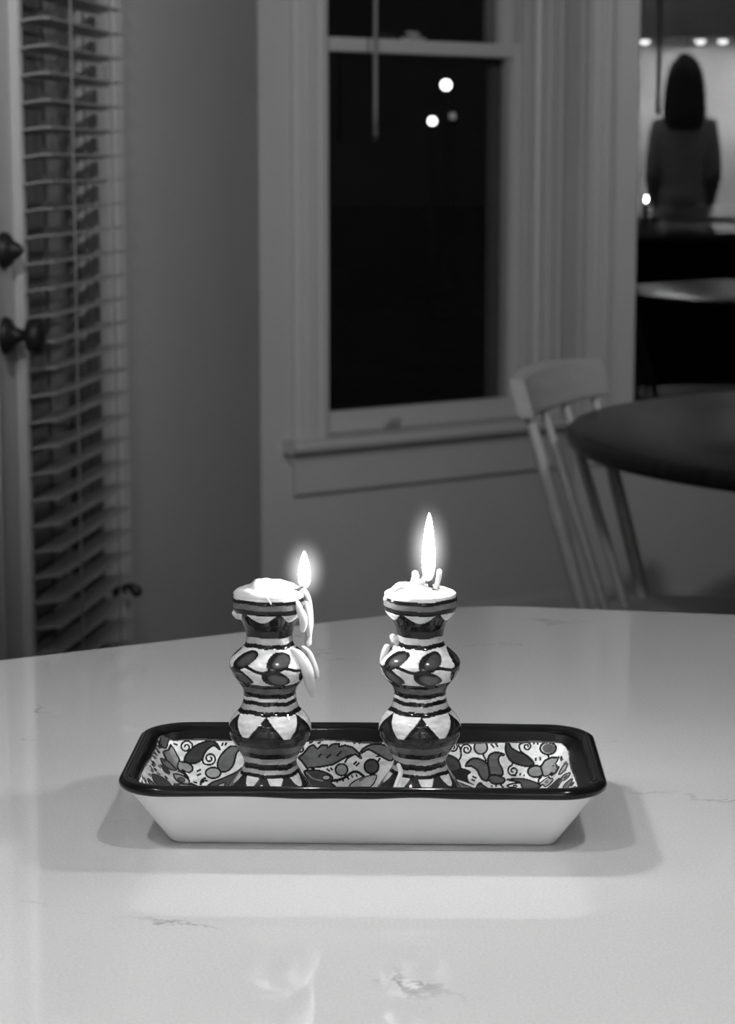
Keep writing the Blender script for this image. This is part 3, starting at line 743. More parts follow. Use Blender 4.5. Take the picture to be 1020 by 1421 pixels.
line(4, [(442, 570), (402, 622), (420, 690)], 2.2)
fill(4, [(410, 672), (470, 622), (565, 600), (548, 645), (480, 692)], 0.60, 1.6); line(4, [(470, 660), (520, 640)], 1.8, 0.2)
fill(4, [(510, 718), (560, 672), (640, 600), (664, 612), (640, 682), (600, 718)], 0.05, 1.2)
fill(4, [(640, 550), (690, 455), (740, 420), (728, 470), (670, 540)], 0.62, 1.5)
fill(4, [(662, 618), (700, 560), (772, 530), (760, 570), (700, 620)], 0.45, 1.4)
fill(4, [(690, 718), (720, 660), (795, 600), (790, 640), (740, 718)], 0.20, 1.4)
for q in ([(660, 390), (690, 360)], [(700, 430), (735, 400)], [(690, 520), (730, 490)], [(780, 690), (820, 640)], [(810, 712), (840, 690)], [(700, 600), (740, 560)], [(640, 660), (690, 610)], [(610, 700), (650, 660)]):
    line(4, q, 2.2, random.choice([0.05, 0.15]))

# interior mesh: rings from the rim inwards
cnt_i = (300, 230, 1000, 50)
ring_o = list(np.linspace(0.0080, 0.0310, 100)) + list(np.linspace(0.0325, TB - 0.006, 24))
NP_ = len(rr_loop(0.01, cnt_i)); Vt = []; 
for o_ in ring_o:
    P_ = rr_loop(o_, cnt_i, bow=1.0 if o_ < .04 else .4, rk=1.25, rmin=0.0035); Vt.append(np.column_stack([P_, np.full(NP_, in_z(o_))]))
Vt = np.vstack(Vt); nr = len(ring_o); Vt = np.vstack([Vt, [[0, 0, 0.006]]])
i = np.arange(NP_); j = (i + 1) % NP_
Qt = np.vstack([np.column_stack([k * NP_ + i, k * NP_ + j, (k + 1) * NP_ + j, (k + 1) * NP_ + i]) for k in range(nr - 1)])
o_of = np.concatenate([np.repeat(ring_o, NP_), [TB]])
paint = np.full(len(Vt), WHITE)
XY = Vt[:, :2]
def paint_poly(paint, XY, poly, g):
    x0, y0 = poly.min(0); x1, y1 = poly.max(0)
    idx = np.nonzero((XY[:, 0] >= x0) & (XY[:, 0] <= x1) & (XY[:, 1] >= y0) & (XY[:, 1] <= y1))[0]
    if len(idx) == 0: return
    X, Y = XY[idx, 0], XY[idx, 1]; ins = np.zeros(len(idx), bool)
    q = np.roll(poly, -1, 0)
    for (xa, ya), (xb, yb) in zip(poly, q):
        if ya == yb: continue
        c = ((ya > Y) != (yb > Y)) & (X < (xb - xa) * (Y - ya) / (yb - ya) + xa); ins ^= c
    paint[idx[ins]] = g
hidden = Vt[:, 1] < TB - 0.034
for pl_, g in shapes:
    paint_poly(paint, XY, pl_, g)
# the same border mirrored on the wall that faces away, and a flower field on the flat bottom
for pl_, g in shapes:
    if len(pl_) > 8 and pl_[:, 1].min() > 0.02:
        paint_poly(paint, XY, pl_[::2] * np.array([1, -1.0]), g)
for k in range(9):
    fx, fy = -0.072 + 0.018 * k, 0.008 * math.sin(k * 2.1)
    for q in range(5):
        a = q * 2 * math.pi / 5 + k; t = np.linspace(0, 2 * math.pi, 16, endpoint=False)
        e = np.column_stack([fx + 0.005 * math.cos(a) + 0.0042 * np.cos(t), fy + 0.005 * math.sin(a) + 0.0042 * np.sin(t)])
        paint_poly(paint, XY, e, LINE); paint_poly(paint, XY, (e - e.mean(0)) * 0.8 + e.mean(0), [0.3, 0.1, 0.18][k % 3])
    t = np.linspace(0, 2 * math.pi, 16, endpoint=False)
    paint_poly(paint, XY, np.column_stack([fx + 0.003 * np.cos(t), fy + 0.003 * np.sin(t)]), 0.45)
ang = np.arctan2(XY[:, 1], XY[:, 0])
toside = np.clip((TA - np.abs(XY[:, 0]) - (TB - np.abs(XY[:, 1]))) / 0.004, -1, 1) * 0.5 + 0.5     # 1 on the long walls, 0 on the short ends
bw = 0.0092 + 0.0026 * toside + np.where(XY[:, 0] > 0, 0.0040, 0.0) * (1 - toside)
band = o_of < bw + 0.0004 * np.sin(9 * ang) + 0.0002 * np.sin(31 * ang)
paint[band] = 0.008
paint[(~band) & (o_of < bw + 0.0005 + 0.0004 * np.sin(9 * ang))] = 0.10
inn = fast_mesh('painted_inside', Vt, Qt, 'painted_tray', tray, paint)
inn['label'] = 'white glazed inside painted with black-outlined leaves, tulips and spirals'
# centre cap
nlast = (nr - 1) * NP_
mesh_obj('bottom_inlay', [Vt[nlast + q] for q in range(0, NP_, 10)], [list(range(len(range(0, NP_, 10))))], 'tray_white', tray, True)

# ================================================================== CANDLESTICKS
CY = 1.111
PROF = [(829, 46), (826, 49.5), (829, 50.8), (836, 51.2), (843, 50.5), (849, 47.5), (856, 42), (862, 37.5), (870, 34), (880, 32.2), (889, 32.3), (893, 33.5), (897, 37), (902, 43.5), (909, 51), (915, 55.2), (920, 56.3), (926, 55.5),
        (934, 52), (942, 46.5), (948, 41.5), (953, 38.2), (959, 36.5), (966, 36.5), (972, 37.6), (977, 39), (982, 41.5), (988, 47.5), (995, 53.6), (1003, 57), (1011, 57.6), (1019, 56), (1027, 51.8), (1035, 46.5), (1043, 41.4),
        (1049, 38), (1055, 36.4), (1060, 37), (1065, 39.5), (1070, 42.5), (1076, 46.5), (1083, 52), (1091, 58), (1099, 63), (1106, 65.5), (1110, 65.5)]
def candlestick(axis_px, rot, scal, tri, label, seed):
    rng = random.Random(seed)
    base = on_z(axis_px, 1112, CT + 0.0062)
    root = empty('candlestick', (base[0], CY, CT + 0.0062), 0)
    tag(root, label, 'candlestick', 'painted candlesticks in the tray')
    yb = None
    z_of = lambda y: float(on_y(axis_px, y, CY)[2]) - (CT + 0.0062)
    k_r = float(on_y(axis_px + 1, 960, CY)[0] - on_y(axis_px, 960, CY)[0])
    pr = np.array([(y, r) for y, r in PROF])[::-1]      # bottom to top
    yy = np.interp(np.linspace(0, 1, 300), np.linspace(0, 1, 10), np.linspace(1110, 826, 10))
    # smooth radius by Catmull-Rom over the outer profile (ordered by y)
    outer = pr[:-1]
    order = np.argsort(outer[:, 0]); yo, ro = outer[order, 0], outer[order, 1]
    yf = np.linspace(yo[0], yo[-1], 320); rf = np.interp(yf, yo, ro)
    ker = np.array([1, 2, 3, 2, 1.0]); ker /= ker.sum(); rfp = np.pad(rf, 2, mode='edge'); rf = np.convolve(rfp, ker, 'valid')
    NT = 256; th = np.linspace(-math.pi, math.pi, NT, endpoint=False)
    z = np.array([z_of(v) for v in yf]); z = np.where(yf > 1104, z * (1110 - yf) / 6.0, z); z = np.maximum(z, 0); z[-1] = 0
    Rr = rf * k_r
    V = np.empty((len(yf), NT, 3)); V[:, :, 0] = Rr[:, None] * np.sin(th)[None]; V[:, :, 1] = -Rr[:, None] * np.cos(th)[None]; V[:, :, 2] = z[:, None]
    TH_, YY = np.meshgrid(th, yf)
    wv = 0.7 * np.sin(3 * TH_ + seed) + 0.5 * np.sin(7 * TH_ + 2 * seed)   # the painter's unsteady hand
    y = YY + wv
    g = np.full(y.shape, 0.84)
    def bandp(a, b, v): g[(y >= a) & (y < b)] = v
    bandp(0, 826.5, 0.84); bandp(826.5, 831.5, 0.012); bandp(831.5, 839, 0.16); bandp(839, 845, 0.012)
    per = 2 * math.pi / 6
    ph = np.mod(TH_ + rot, per) / per - 0.5                 # -0.5..0.5 within a repeat
    # cup scallops on a dark neck
    phs = np.mod(TH_ - scal + 0.5 * per, per) / per - 0.5; sc = 847 + 11 * (1 - (np.abs(phs) / 0.42) ** 2)
    g[(y >= 845) & (y < 880)] = 0.014
    g[(y >= 846) & (y < 880) & (y < sc - 1.2) & (np.abs(phs) < 0.42)] = 0.82
    g[(y >= 880) & (y < 889)] = 0.50
    bandp(888.5, 894.5, 0.012)
    # upper belly: vine with paired leaves
    bandp(894.5, 941, 0.84)
    u = ph * per * 56                                        # px around the belly
    u2 = (np.mod(TH_ + rot + 0.5 * per, per) / per - 0.5) * per * 56
    vine = 919 + 3.0 * np.sin((TH_ + rot) * 6 + 0.8)
    g[np.abs(y - vine) < 2.2] = 0.012
    def leafpair(uu, yc, rx, ry, tilt, inner):
        dx = uu; dy = y - yc; X = dx * math.cos(tilt) + dy * math.sin(tilt); Y = -dx * math.sin(tilt) + dy * math.cos(tilt)
        taper = 1 - 0.35 * X / rx
        e = (X / rx) ** 2 + (Y / (ry * np.clip(taper, .5, 1.5))) ** 2
        g[e < 1] = 0.012
        X2, Y2 = X - 2, Y - 1; e2 = (X2 / (rx * .72)) ** 2 + (Y2 / (ry * .68)) ** 2
        k = e2 < 1; g[k] = (0.03 + inner * np.clip(1 - e2, 0, 1) ** 0.6)[k]
    leafpair(u - 5, 908, 22, 11, -0.34, 0.06); leafpair(u + 1, 931, 23, 10.5, 0.26, 0.13)
    bandp(941, 947, 0.012); bandp(947, 955.5, 0.13); bandp(955.5, 962, 0.012); bandp(962, 966.5, 0.80); bandp(966.5, 972, 0.012); bandp(972, 979, 0.48); bandp(979, 984.5, 0.012)
    # lower belly: dark peaks
    bandp(984.5, 1019, 0.84)
    zone = (y >= 984.5) & (y < 1019)
    pk = np.abs(np.mod(TH_ - tri + 0.5 * per, per) / per - 0.5)    # 0 at a peak, .5 between
    topy = 984 + 34 * np.clip(pk / 0.49, 0, 1) ** 1.1
    g[zone & (y > topy)] = 0.012
    g[zone & (y > topy + 10 - 3 * pk) & (y > 994)] = 0.032
    bandp(1013, 1019, 0.035); bandp(1019, 1026.5, 0.014); bandp(1026.5, 1036, 0.11); bandp(1036, 1043.5, 0.012); bandp(1043.5, 1052, 0.46); bandp(1052, 1060, 0.012); bandp(1060, 1065, 0.45); bandp(1065, 1069.5, 0.012)
    # foot: scalloped petals
    per8 = 2 * math.pi / 8; p8 = np.mod(TH_ + rot * 0.7, per8) / per8 - 0.5
    foot = y >= 1069.5
    g[foot] = 0.03
    g[foot & (y < 1070 + 13 * (1 - (np.abs(p8) / 0.32) ** 2))] = 0.80
    g[foot & (y > 1086) & (np.abs(p8) > 0.36)] = 0.10
    g[foot & (y > 1104)] = 0.012
    n1, n2 = len(yf), NT
    a = np.arange(n1 - 1)[:, None] * n2; kk = np.arange(n2)[None]; k2 = (kk + 1) % n2
    Q = np.stack([a + kk, a + n2 + kk, a + n2 + k2, a + k2], -1).reshape(-1, 4)
    Vf = V.reshape(-1, 3); gf = g.reshape(-1)
    fast_mesh('body', Vf, Q, 'painted', root, gf)
    # rolled lip and socket inside, and foot ring underneath
    zt = z[0]; R0 = Rr[0]
    lathe('socket', 'tray_white', [(R0 * 0.50, zt - 0.018), (R0 * 0.52, zt - 0.004), (R0 * 0.62, zt - 0.0015), (R0 * 0.86, zt + 0.0012), (R0 * 0.97, zt + 0.0008), (R0, zt)], (0, 0, 0), root)
    lathe('foot_ring', 'tray_white', [(Rr[-1] * 0.8, 0.0), (Rr[-1], 0.0001)], (0, 0, 0), root)
    return root, (base[0], CY, CT + 0.0062 + zt), R0, k_r
csL, topL, R0, KR = candlestick(376, 0.27, -0.2, -0.07, 'painted ceramic candlestick with a long curtain of wax down its side', 3)
csR, topR, _, _ = candlestick(582, 0.30, -0.04, 0.03, 'painted ceramic candlestick with small wax beads on its shoulder', 11)

# ------------------------------------------------------------------ candles
def wax_cap(root, loc, fn, rmax, parent):
    """lumpy wax surface filling the cup: height by fn(x, y) over a disc"""
    NR, NT = 26, 72; V = []; F = []
    for i in range(NR + 1):
        r = rmax * i / NR
        for k in range(NT):
            a = 2 * math.pi * k / NT; x, y = r * math.cos(a), r * math.sin(a); V.append((x, y, fn(x, y, r / rmax)))
    for i in range(NR):
        for k in range(NT):
            k2 = (k + 1) % NT; F.append([i * NT + k, (i + 1) * NT + k, (i + 1) * NT + k2, i * NT + k2])
    # skirt and base
    nb = len(V); 
    for k in range(NT): V.append((V[NR * NT + k][0] * 0.96, V[NR * NT + k][1] * 0.96, 0.0004))
    for k in range(NT):
        k2 = (k + 1) % NT; F.append([NR * NT + k, nb + k, nb + k2, NR * NT + k2])
    F.append([nb + k for k in range(NT)])
    return mesh_obj('wax_pool', V, F, 'wax', parent, True)
def P3(x, y, dY=0.0): return on_y(x, y, CY + dY)
def flame(parent, cx, y_tip, y_bot, half, dY, lean=0.0):
    tip = P3(cx, y_tip, dY); bot = P3(cx, y_bot, dY); h = tip[2] - bot[2]; w = half * KR
    prof = [(0.15, 0.0), (0.55, 0.03), (0.80, 0.09), (0.95, 0.18), (1.0, 0.28), (0.96, 0.42), (0.86, 0.56), (0.70, 0.70), (0.51, 0.82), (0.31, 0.92), (0.14, 0.98), (0.03, 1.0)]
    o = lathe('flame', 'flame', [(r * w, z * h) for r, z in prof], (0, 0, 0), None, 20)
    for v in o.data.vertices: v.co.x += lean * (v.co.z / h) ** 2 * w
    under(parent, o); o.location = Vector(bot)
    # added glowing volume imitating lens halo around the core
    me = bpy.data.meshes.new('flame_lens_halo'); bm = bmesh.new(); bmesh.ops.create_icosphere(bm, subdivisions=3, radius=1.0)
    bm.to_mesh(me); bm.free(); me.materials.append(M['lens_halo'])
    g = bpy.data.objects.new('flame_lens_halo', me); COL.objects.link(g); under(parent, g)
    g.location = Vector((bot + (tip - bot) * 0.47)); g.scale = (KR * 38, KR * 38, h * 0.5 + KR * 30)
    return o

# left candle: slumped, wick lying over, flame at the edge
cL = empty('candle', topL); tag(cL, 'slumped candle stub with a wax curtain, flame leaning at the cup edge', 'candle', 'lit candle stubs')
def capL(x, y, t):
    z = 0.0006 + 0.0052 * math.sqrt(max(0, 1 - (t * 0.985) ** 2))
    # flat-topped slab leaning across the middle
    X, Y = x / KR, y / KR                       # in photo pixels
    s = 1 / (1 + math.exp(-(X + 22) / 1.3)) * 1 / (1 + math.exp((X - 34) / 3.0)) * 1 / (1 + math.exp(-(Y + 14) / 3.0)) * 1 / (1 + math.exp((Y - 26) / 4))
    z += s * (8.5 - (X + 22) * 0.085) * KR * 0.85
    z += 0.0004 * math.sin(x * 900) * math.sin(y * 700 + 1) * (1 - t * .6)
    return z
wc_ = wax_cap(cL, None, capL, R0 * 1.0, cL)
under(cL, tube('wick', 'wick', [P3(398, 823, -0.006), P3(408, 820, -0.006), P3(418, 816, -0.004), P3(424, 810, -0.002)], [0.0009, 0.0010, 0.0009, 0.0007], seg=8))
def drip(root, pts, rad, dY): 
    P = [P3(x, y, d if isinstance(dY, (list, tuple)) else dY) for (x, y), d in zip(pts, dY if isinstance(dY, (list, tuple)) else [dY] * len(pts))]
    return under(root, tube('wax_drip', 'wax', P, [r * KR for r in rad], seg=14))
drip(cL, [(412, 818), (421, 821), (427, 830), (430, 845), (431, 862), (430, 876), (429, 884), (427.5, 892)], [4.5, 5, 4.5, 4, 4.2, 3.6, 3.6, 5.2], [-.004, -.003, -.001, 0, 0, 0, 0, 0])
drip(cL, [(413, 836), (416, 846), (420, 856), (421, 866), (420, 874)], [3, 5, 6, 5.2, 4.2], [-.012, -.012, -.012, -.011, -.010])
drip(cL, [(424, 838), (427, 852), (427, 866), (428, 880)], [4, 5, 5, 4.5], [-.004, -.004, -.004, -.002])
drip(cL, [(405, 902), (413, 907), (420, 917), (426, 930), (429, 942), (431, 953), (434, 964)], [3.2, 6.0, 8.0, 8.5, 8.0, 6.6, 3.2], [-.008, -.010, -.011, -.011, -.009, -.007, -.005])
drip(cL, [(420, 898), (428, 905), (434, 918), (438, 930), (440, 938)], [2.5, 4, 4.5, 4.5, 3.4], -.002)
drip(cL, [(327, 851), (331, 854), (336, 856)], [5.0, 5.6, 4.2], -.004)
drip(cL, [(368, 828), (373, 833), (376, 838)], [0.8, 1.0, 0.9], [-.0187, -.0190, -.0192])
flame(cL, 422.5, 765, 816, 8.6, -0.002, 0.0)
# right candle: upright wick between two wax spikes
cR = empty('candle', topR); tag(cR, 'candle stub with wax spikes around an upright wick and a tall flame', 'candle', 'lit candle stubs')
def capR(x, y, t):
    z = 0.0006 + 0.0036 * math.sqrt(max(0, 1 - (t * 0.985) ** 2))
    X, Y = x / KR, y / KR
    z += 6.0 * KR * math.exp(-((X + 12) / 16) ** 2 - ((Y - 8) / 20) ** 2)
    z += 0.0004 * math.sin(x * 800 + 2) * math.sin(y * 650) * (1 - t * .6)
    return z
wax_cap(cR, None, capR, R0 * 1.0, cR)
under(cR, tube('wick', 'wick', [P3(598, 822), P3(597.5, 812), P3(595, 800), P3(590, 790)], [0.0013, 0.0012, 0.0010, 0.0007], seg=8))
under(cR, tube('wick_stub', 'wick', [P3(601, 818, -.006), P3(607, 820, -.007), P3(612, 822, -.007)], [0.0006, 0.0005, 0.0004], seg=6))
drip(cR, [(572, 822), (575, 810), (576.5, 802), (576, 796)], [8, 6.5, 5.6, 4.6], 0.0)
drip(cR, [(605, 822), (607, 810), (609, 800), (610, 793)], [4.2, 3.6, 3.8, 3.6], -0.002)
drip(cR, [(583, 812), (588, 804), (590, 798)], [5, 4.0, 2.6], 0.002)
drip(cR, [(563, 812), (553, 813), (545, 820), (539, 827), (535, 831)], [5, 4.5, 4.0, 3.6, 3.2], [-.002, -.004, -.005, -.006, -.006])
drip(cR, [(545, 884), (548, 888), (551, 892)], [4.6, 6.0, 4.6], -.004)
drip(cR, [(537, 898), (534, 905), (531, 918), (533, 934)], [4.6, 5.0, 4.0, 2.6], -.003)
drip(cR, [(553, 1062), (556, 1072), (552, 1084), (548, 1094)], [3.0, 3.4, 3.4, 3.0], [-.0155, -.0160, -.0185, -.0205])
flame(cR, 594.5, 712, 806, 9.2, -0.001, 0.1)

# ================================================================== DINING TABLE
TBL = 0.785
pts = [on_z(x, y, TBL)[:2] for x, y in [(1020, 545), (940, 545), (880, 553), (830, 567), (792, 592), (810, 607), (850, 622), (920, 640), (1020, 656)]]
Aq = np.array([[2 * p[0], 2 * p[1], 1] for p in pts]); bq = np.array([p @ p for p in pts])
sol = np.linalg.lstsq(Aq, bq, rcond=None)[0]; TRAD = math.sqrt(sol[2] + sol[0] ** 2 + sol[1] ** 2)
tb = empty('dining_table', (sol[0], sol[1], 0)); tag(tb, 'round dark wooden dining table in the bay', 'table')
lathe('tabletop', 'table', [(TRAD - 0.03, TBL - 0.036), (TRAD - 0.010, TBL - 0.034), (TRAD - 0.002, TBL - 0.026), (TRAD, TBL - 0.016), (TRAD - 0.003, TBL - 0.005), (TRAD - 0.010, TBL), (TRAD * 0.6, TBL), (0.01, TBL)], (0, 0, 0), tb, 128)
lathe('pedestal', 'table', [(0.16, 0.10), (0.13, 0.14), (0.07, 0.2), (0.055, 0.32), (0.075, 0.45), (0.06, 0.56), (0.09, 0.66), (0.2, 0.72), (0.22, TBL - 0.0361)], (0, 0, 0), tb, 32)
for k in range(4):
    a = k * math.pi / 2 + 0.5; c, s = math.cos(a), math.sin(a)
    tube('foot', 'table', [(c * .05, s * .05, 0.16), (c * .22, s * .22, 0.13), (c * .38, s * .38, 0.06), (c * .47, s * .47, 0.034)], [0.045, 0.042, 0.036, 0.033], tb, 12)

# ================================================================== CHAIR
SEAT = 0.42
fb = on_z(893, 828, SEAT); hd = math.radians(24)
along = np.array([math.sin(hd), math.cos(hd)]); face = np.array([math.sin(hd + math.pi / 2), math.cos(hd + math.pi / 2)])
BW = 0.33
nb_ = fb[:2] - along * BW
mid = (fb[:2] + nb_) / 2; cc = mid + face * 0.20
ch = empty('dining_chair', (cc[0], cc[1], 0)); tag(ch, 'pale painted spindle-back dining chair pushed up to the round table', 'chair')
def cp(w, f, z): q = mid + along * w + face * f - cc; return np.array([q[0], q[1], z])
# seat: saddle-shaped slab
bm = bmesh.new(); outline = []
for w, f in [(-.20, -.03), (-.215, .12), (-.225, .30), (-.20, .395), (-.12, .42), (0, .428), (.12, .42), (.20, .395), (.225, .30), (.215, .12), (.20, -.03), (.10, -.045), (0, -.05), (-.10, -.045)]: outline.append((w, f))
vb = [bm.verts.new(cp(w, f, SEAT - 0.035)) for w, f in outline]; vt = [bm.verts.new(cp(w, f, SEAT)) for w, f in outline]
ft = bm.faces.new(vt); bm.faces.new(vb[::-1])
for i in range(len(outline)): j = (i + 1) % len(outline); bm.faces.new([vb[i], vb[j], vt[j], vt[i]])
bmesh.ops.bevel(bm, geom=list(ft.edges), offset=0.010, segments=3, affect='EDGES')
bm_obj('seat', bm, 'chair', ch)
lean = 0.125; CR0, CR1 = 0.800, 0.878
def backpt(t, z):                            # t -1..1 across the back
    k = (z - SEAT) / (0.85 - SEAT)
    return cp(t * BW / 2 * (1 + 0.14 * k), 0.0 - lean * k - 0.020 * k * (1 - t * t), z)
for t in (-1, 1):
    tube('back_post', 'chair', [backpt(t, SEAT - 0.02), backpt(t, 0.55), backpt(t, 0.70), backpt(t, CR0 + 0.01)], [0.0125, 0.0135, 0.012, 0.0095], ch, 14)
for t in (-0.36, 0.30):
    tube('spindle', 'chair', [backpt(t, SEAT - 0.02), backpt(t, 0.55), backpt(t, 0.70), backpt(t, CR0 + 0.01)], [0.0085, 0.010, 0.009, 0.007], ch, 12)
# crest rail, bent
N_ = 18; V = []; F = []
for i in range(N_ + 1):
    t = -1.18 + 2.36 * i / N_
    for z, thk in ((CR0, 0.010), (CR0 + 0.006, 0.014), (CR1 - 0.006, 0.014), (CR1, 0.009)):
        z2 = z - 0.006 * t * t if z > 0.83 else z
        p = backpt(t, z2)
        fdir = np.array([face[0], face[1], 0]); V.append(p + fdir * thk)
    for z, thk in ((CR1, 0.009), (CR1 - 0.006, 0.014), (CR0 + 0.006, 0.014), (CR0, 0.010)):
        z2 = z - 0.006 * t * t if z > 0.83 else z
        p = backpt(t, z2); V.append(p - np.array([face[0], face[1], 0]) * thk)
for i in range(N_):
    for k in range(8): F.append([i * 8 + k, i * 8 + (k + 1) % 8, (i + 1) * 8 + (k + 1) % 8, (i + 1) * 8 + k])
F += [list(range(8))[::-1], [N_ * 8 + k for k in range(8)]]
mesh_obj('crest_rail', V, F, 'chair', ch, False)
for w, f, dw, df in ((-.15, .03, -.05, -.06), (.15, .03, .05, -.06), (-.16, .34, -.04, .05), (.16, .34, .04, .05)):
    tube('leg', 'chair', [cp(w, f, SEAT - 0.03), cp(w + dw * .5, f + df * .5, SEAT * .5), cp(w + dw, f + df, 0.009)], [0.015, 0.017, 0.010], ch, 12, 4)
for w in (-.18, .18): tube('stretcher', 'chair', [cp(w, 0.0, 0.20), cp(w, .18, 0.20), cp(w, .37, 0.20)], [0.008, 0.011, 0.008], ch, 10, 3)
tube('stretcher', 'chair', [cp(-.18, .18, 0.20), cp(0, .18, 0.20), cp(.18, .18, 0.20)], [0.008, 0.011, 0.008], ch, 10, 3)

# ================================================================== OUTSIDE
gr = mesh_obj('ground', [(-40, 4.3, -0.35), (60, 4.3, -0.35), (60, 90, -0.35), (-40, 90, -0.35)], [[0, 1, 2, 3]], 'ground'); tag(gr, 'dark lawn outside the windows at night', kind='structure')
def dot_lamp(pxx, pyy, Y, r, m, label):  # globe on an added post, standing in for a light dot in the pane
    p = on_y(pxx, pyy, Y); o = empty('dot_lamp', (p[0], p[1], -0.35)); tag(o, label, 'lamp')
    h = p[2] + 0.35
    lathe('globe', m, [(r * math.cos(a), h + r * math.sin(a)) for a in np.linspace(-1.5, 1.5, 13)], (0, 0, 0), o, 20)
    lathe('post', 'bronze', [(0.06, 0), (0.06, 0.06), (0.02, 0.12), (0.018, h - r - 0.05), (r * 0.55, h - r - 0.02), (r * 0.5, h - r * 0.92)], (0, 0, 0), o, 16)
    lathe('finial', 'bronze', [(r * 0.35, h + r * 0.93), (r * 0.3, h + r * 1.05), (0.004, h + r * 1.3)], (0, 0, 0), o, 16)
dot_lamp(619, 118, 24, 0.050, 'dot_lamp', 'globe lamp on a post standing in for the brightest light dot in the sash window')
dot_lamp(600, 168, 22, 0.036, 'dot_lamp', 'globe lamp on a lower post standing in for a small light dot in the sash window')
dot_lamp(628, 161, 30, 0.042, 'dot_lamp_dim', 'dim globe lamp on a post standing in for a faint light dot in the sash window')

# ================================================================== KITCHEN BEHIND THE ISLAND (seen mirrored in window_2)
mn = np.array([math.sin(AX), math.cos(AX)]); pm = C.P(0.5, PANE_D, 0); mdist = pm.x * mn[0] + pm.y * mn[1]
def mirrored(pxx, pyy, fr, d):
    """where a pixel seen in the dark pane lands on a plane of the kitchen"""
    r = ray(pxx, pyy); o = np.array([0, 0, EYE]); m3 = np.array([mn[0], mn[1], 0])
    t = mdist / (r @ m3); h = o + r * t; r2 = r - 2 * (r @ m3) * m3
    n3 = np.array([fr.n[0], fr.n[1], 0]); q = np.array([*(fr.o + fr.n * d), 0])
    t2 = ((q - h) @ n3) / (r2 @ n3); p = h + r2 * t2
    return float((p[:2] - fr.o) @ fr.u), float(p[2])
UB = mirrored(960, 62, K, 0.30)[1]           # underside of the wall cabinets
WHERE = ('farthest from the door wall', 'the middle one of three', 'next to the door wall')
for i in range(3):
    s0 = -1.62 + i * 0.9
    o = empty('wall_cabinet', K.P(s0 + 0.45, 0, UB))
    tag(o, 'grey wall cabinet on the kitchen back wall, ' + WHERE[i], 'cabinet', 'wall cabinets behind the cook')
    under(o, K.box('body', 'cabinet', s0 + .001, s0 + .899, 0.001, 0.31, UB, CEIL - 0.001))
    for q in (0, 1):
        dd = under(o, K.box('door', 'cabinet', s0 + .006 + .45 * q, s0 + .444 + .45 * q, 0.311, 0.332, UB + .01, CEIL - 0.03, bev=0.003))
        hs = s0 + (.40 if q == 0 else .50)
        hh = K.box('handle', 'steel', hs - .006, hs + .006, 0.332, 0.350, UB + .05, UB + .17, bev=0.003)
        hh.parent = dd
WHERE = ('farthest from the door wall', 'the middle one of three', 'next to the door wall')
for i in range(3):
    s0 = -1.62 + i * 0.9
    o = empty('base_cabinet', K.P(s0 + 0.45, 0, 0))
    tag(o, 'dark base cabinet on the kitchen back wall, ' + WHERE[i], 'cabinet', 'base cabinets behind the cook')
    under(o, K.box('body', 'cabinet_dark', s0 + .001, s0 + .899, 0.001, 0.52, 0, 0.876))
    for q in (0, 1):
        dd = under(o, K.box('door', 'cabinet_dark', s0 + .006 + .45 * q, s0 + .444 + .45 * q, 0.521, 0.54, 0.1, 0.86, bev=0.003))
        hh = K.box('handle', 'steel', s0 + (.39 if q == 0 else .49), s0 + (.41 if q == 0 else .51), 0.54, 0.56, 0.66, 0.80, bev=0.003); hh.parent = dd
ct2 = K.box('back_countertop', 'quartz', -1.64, 1.10, 0.001, 0.56, 0.877, 0.91, bev=0.002); tag(ct2, 'pale worktop along the kitchen back wall', 'countertop')
def area(name, loc, direction, size, watts, spread, parent):
    ld = bpy.data.lights.new(name, 'AREA'); ld.shape = 'DISK'; ld.size = size; ld.energy = watts; ld.spread = math.radians(spread)
    o = bpy.data.objects.new(name, ld); COL.objects.link(o); o.location = loc
    o.rotation_euler = Vector(direction).to_track_quat('-Z', 'Y').to_euler(); under(parent, o); return o
for pxx in (895, 972, 1003, 1080, 1111):
    s, _ = mirrored(pxx, 62, K, 0.24)
    p = K.P(s, 0.24, UB); o = empty('puck_light', p); tag(o, 'small puck light under the wall cabinets', 'light', 'puck lights under the wall cabinets')
    lathe('housing', 'steel', [(0.034, -0.010), (0.036, -0.006), (0.036, -0.0005)], (0, 0, 0), o, 24)
    lathe('lens', 'puck_lens', [(0.004, -0.034), (0.016, -0.031), (0.025, -0.023), (0.029, -0.010)][::1], (0, 0, 0), o, 24)
    area('lamp', (p.x, p.y, p.z - 0.036), (0.0 - K.n[0] * .25, -K.n[1] * .25, -1), 0.05, PUCK_W, 160, o)
for x, y, wt, sp, lb, gp in ((-0.75, 0.25, CAN_W, 110, 'recessed round ceiling light over the island', 'recessed ceiling lights over the island'), (0.55, 0.25, CAN_W, 110, 'recessed round ceiling light over the island', 'recessed ceiling lights over the island'),
                 (-0.75, -0.75, CAN_W, 110, 'recessed round ceiling light over the kitchen walkway', 'recessed ceiling lights over the walkway'), (0.65, -0.85, CAN_W, 110, 'recessed round ceiling light over the kitchen walkway', 'recessed ceiling lights over the walkway')):
    o = empty('ceiling_light', (x, y, CEIL)); tag(o, lb, 'light', gp)
    lathe('trim_ring', 'trim', [(0.062, -0.004), (0.085, -0.006), (0.092, -0.003), (0.093, -0.0003)], (0, 0, 0), o, 36)
    lathe('lens', 'can_lens', [(0.058, -0.0035), (0.060, -0.0005)], (0, 0, 0), o, 32)
    area('lamp', (x, y, CEIL - 0.012), (0, 0, -1), 0.11, wt, sp, o)
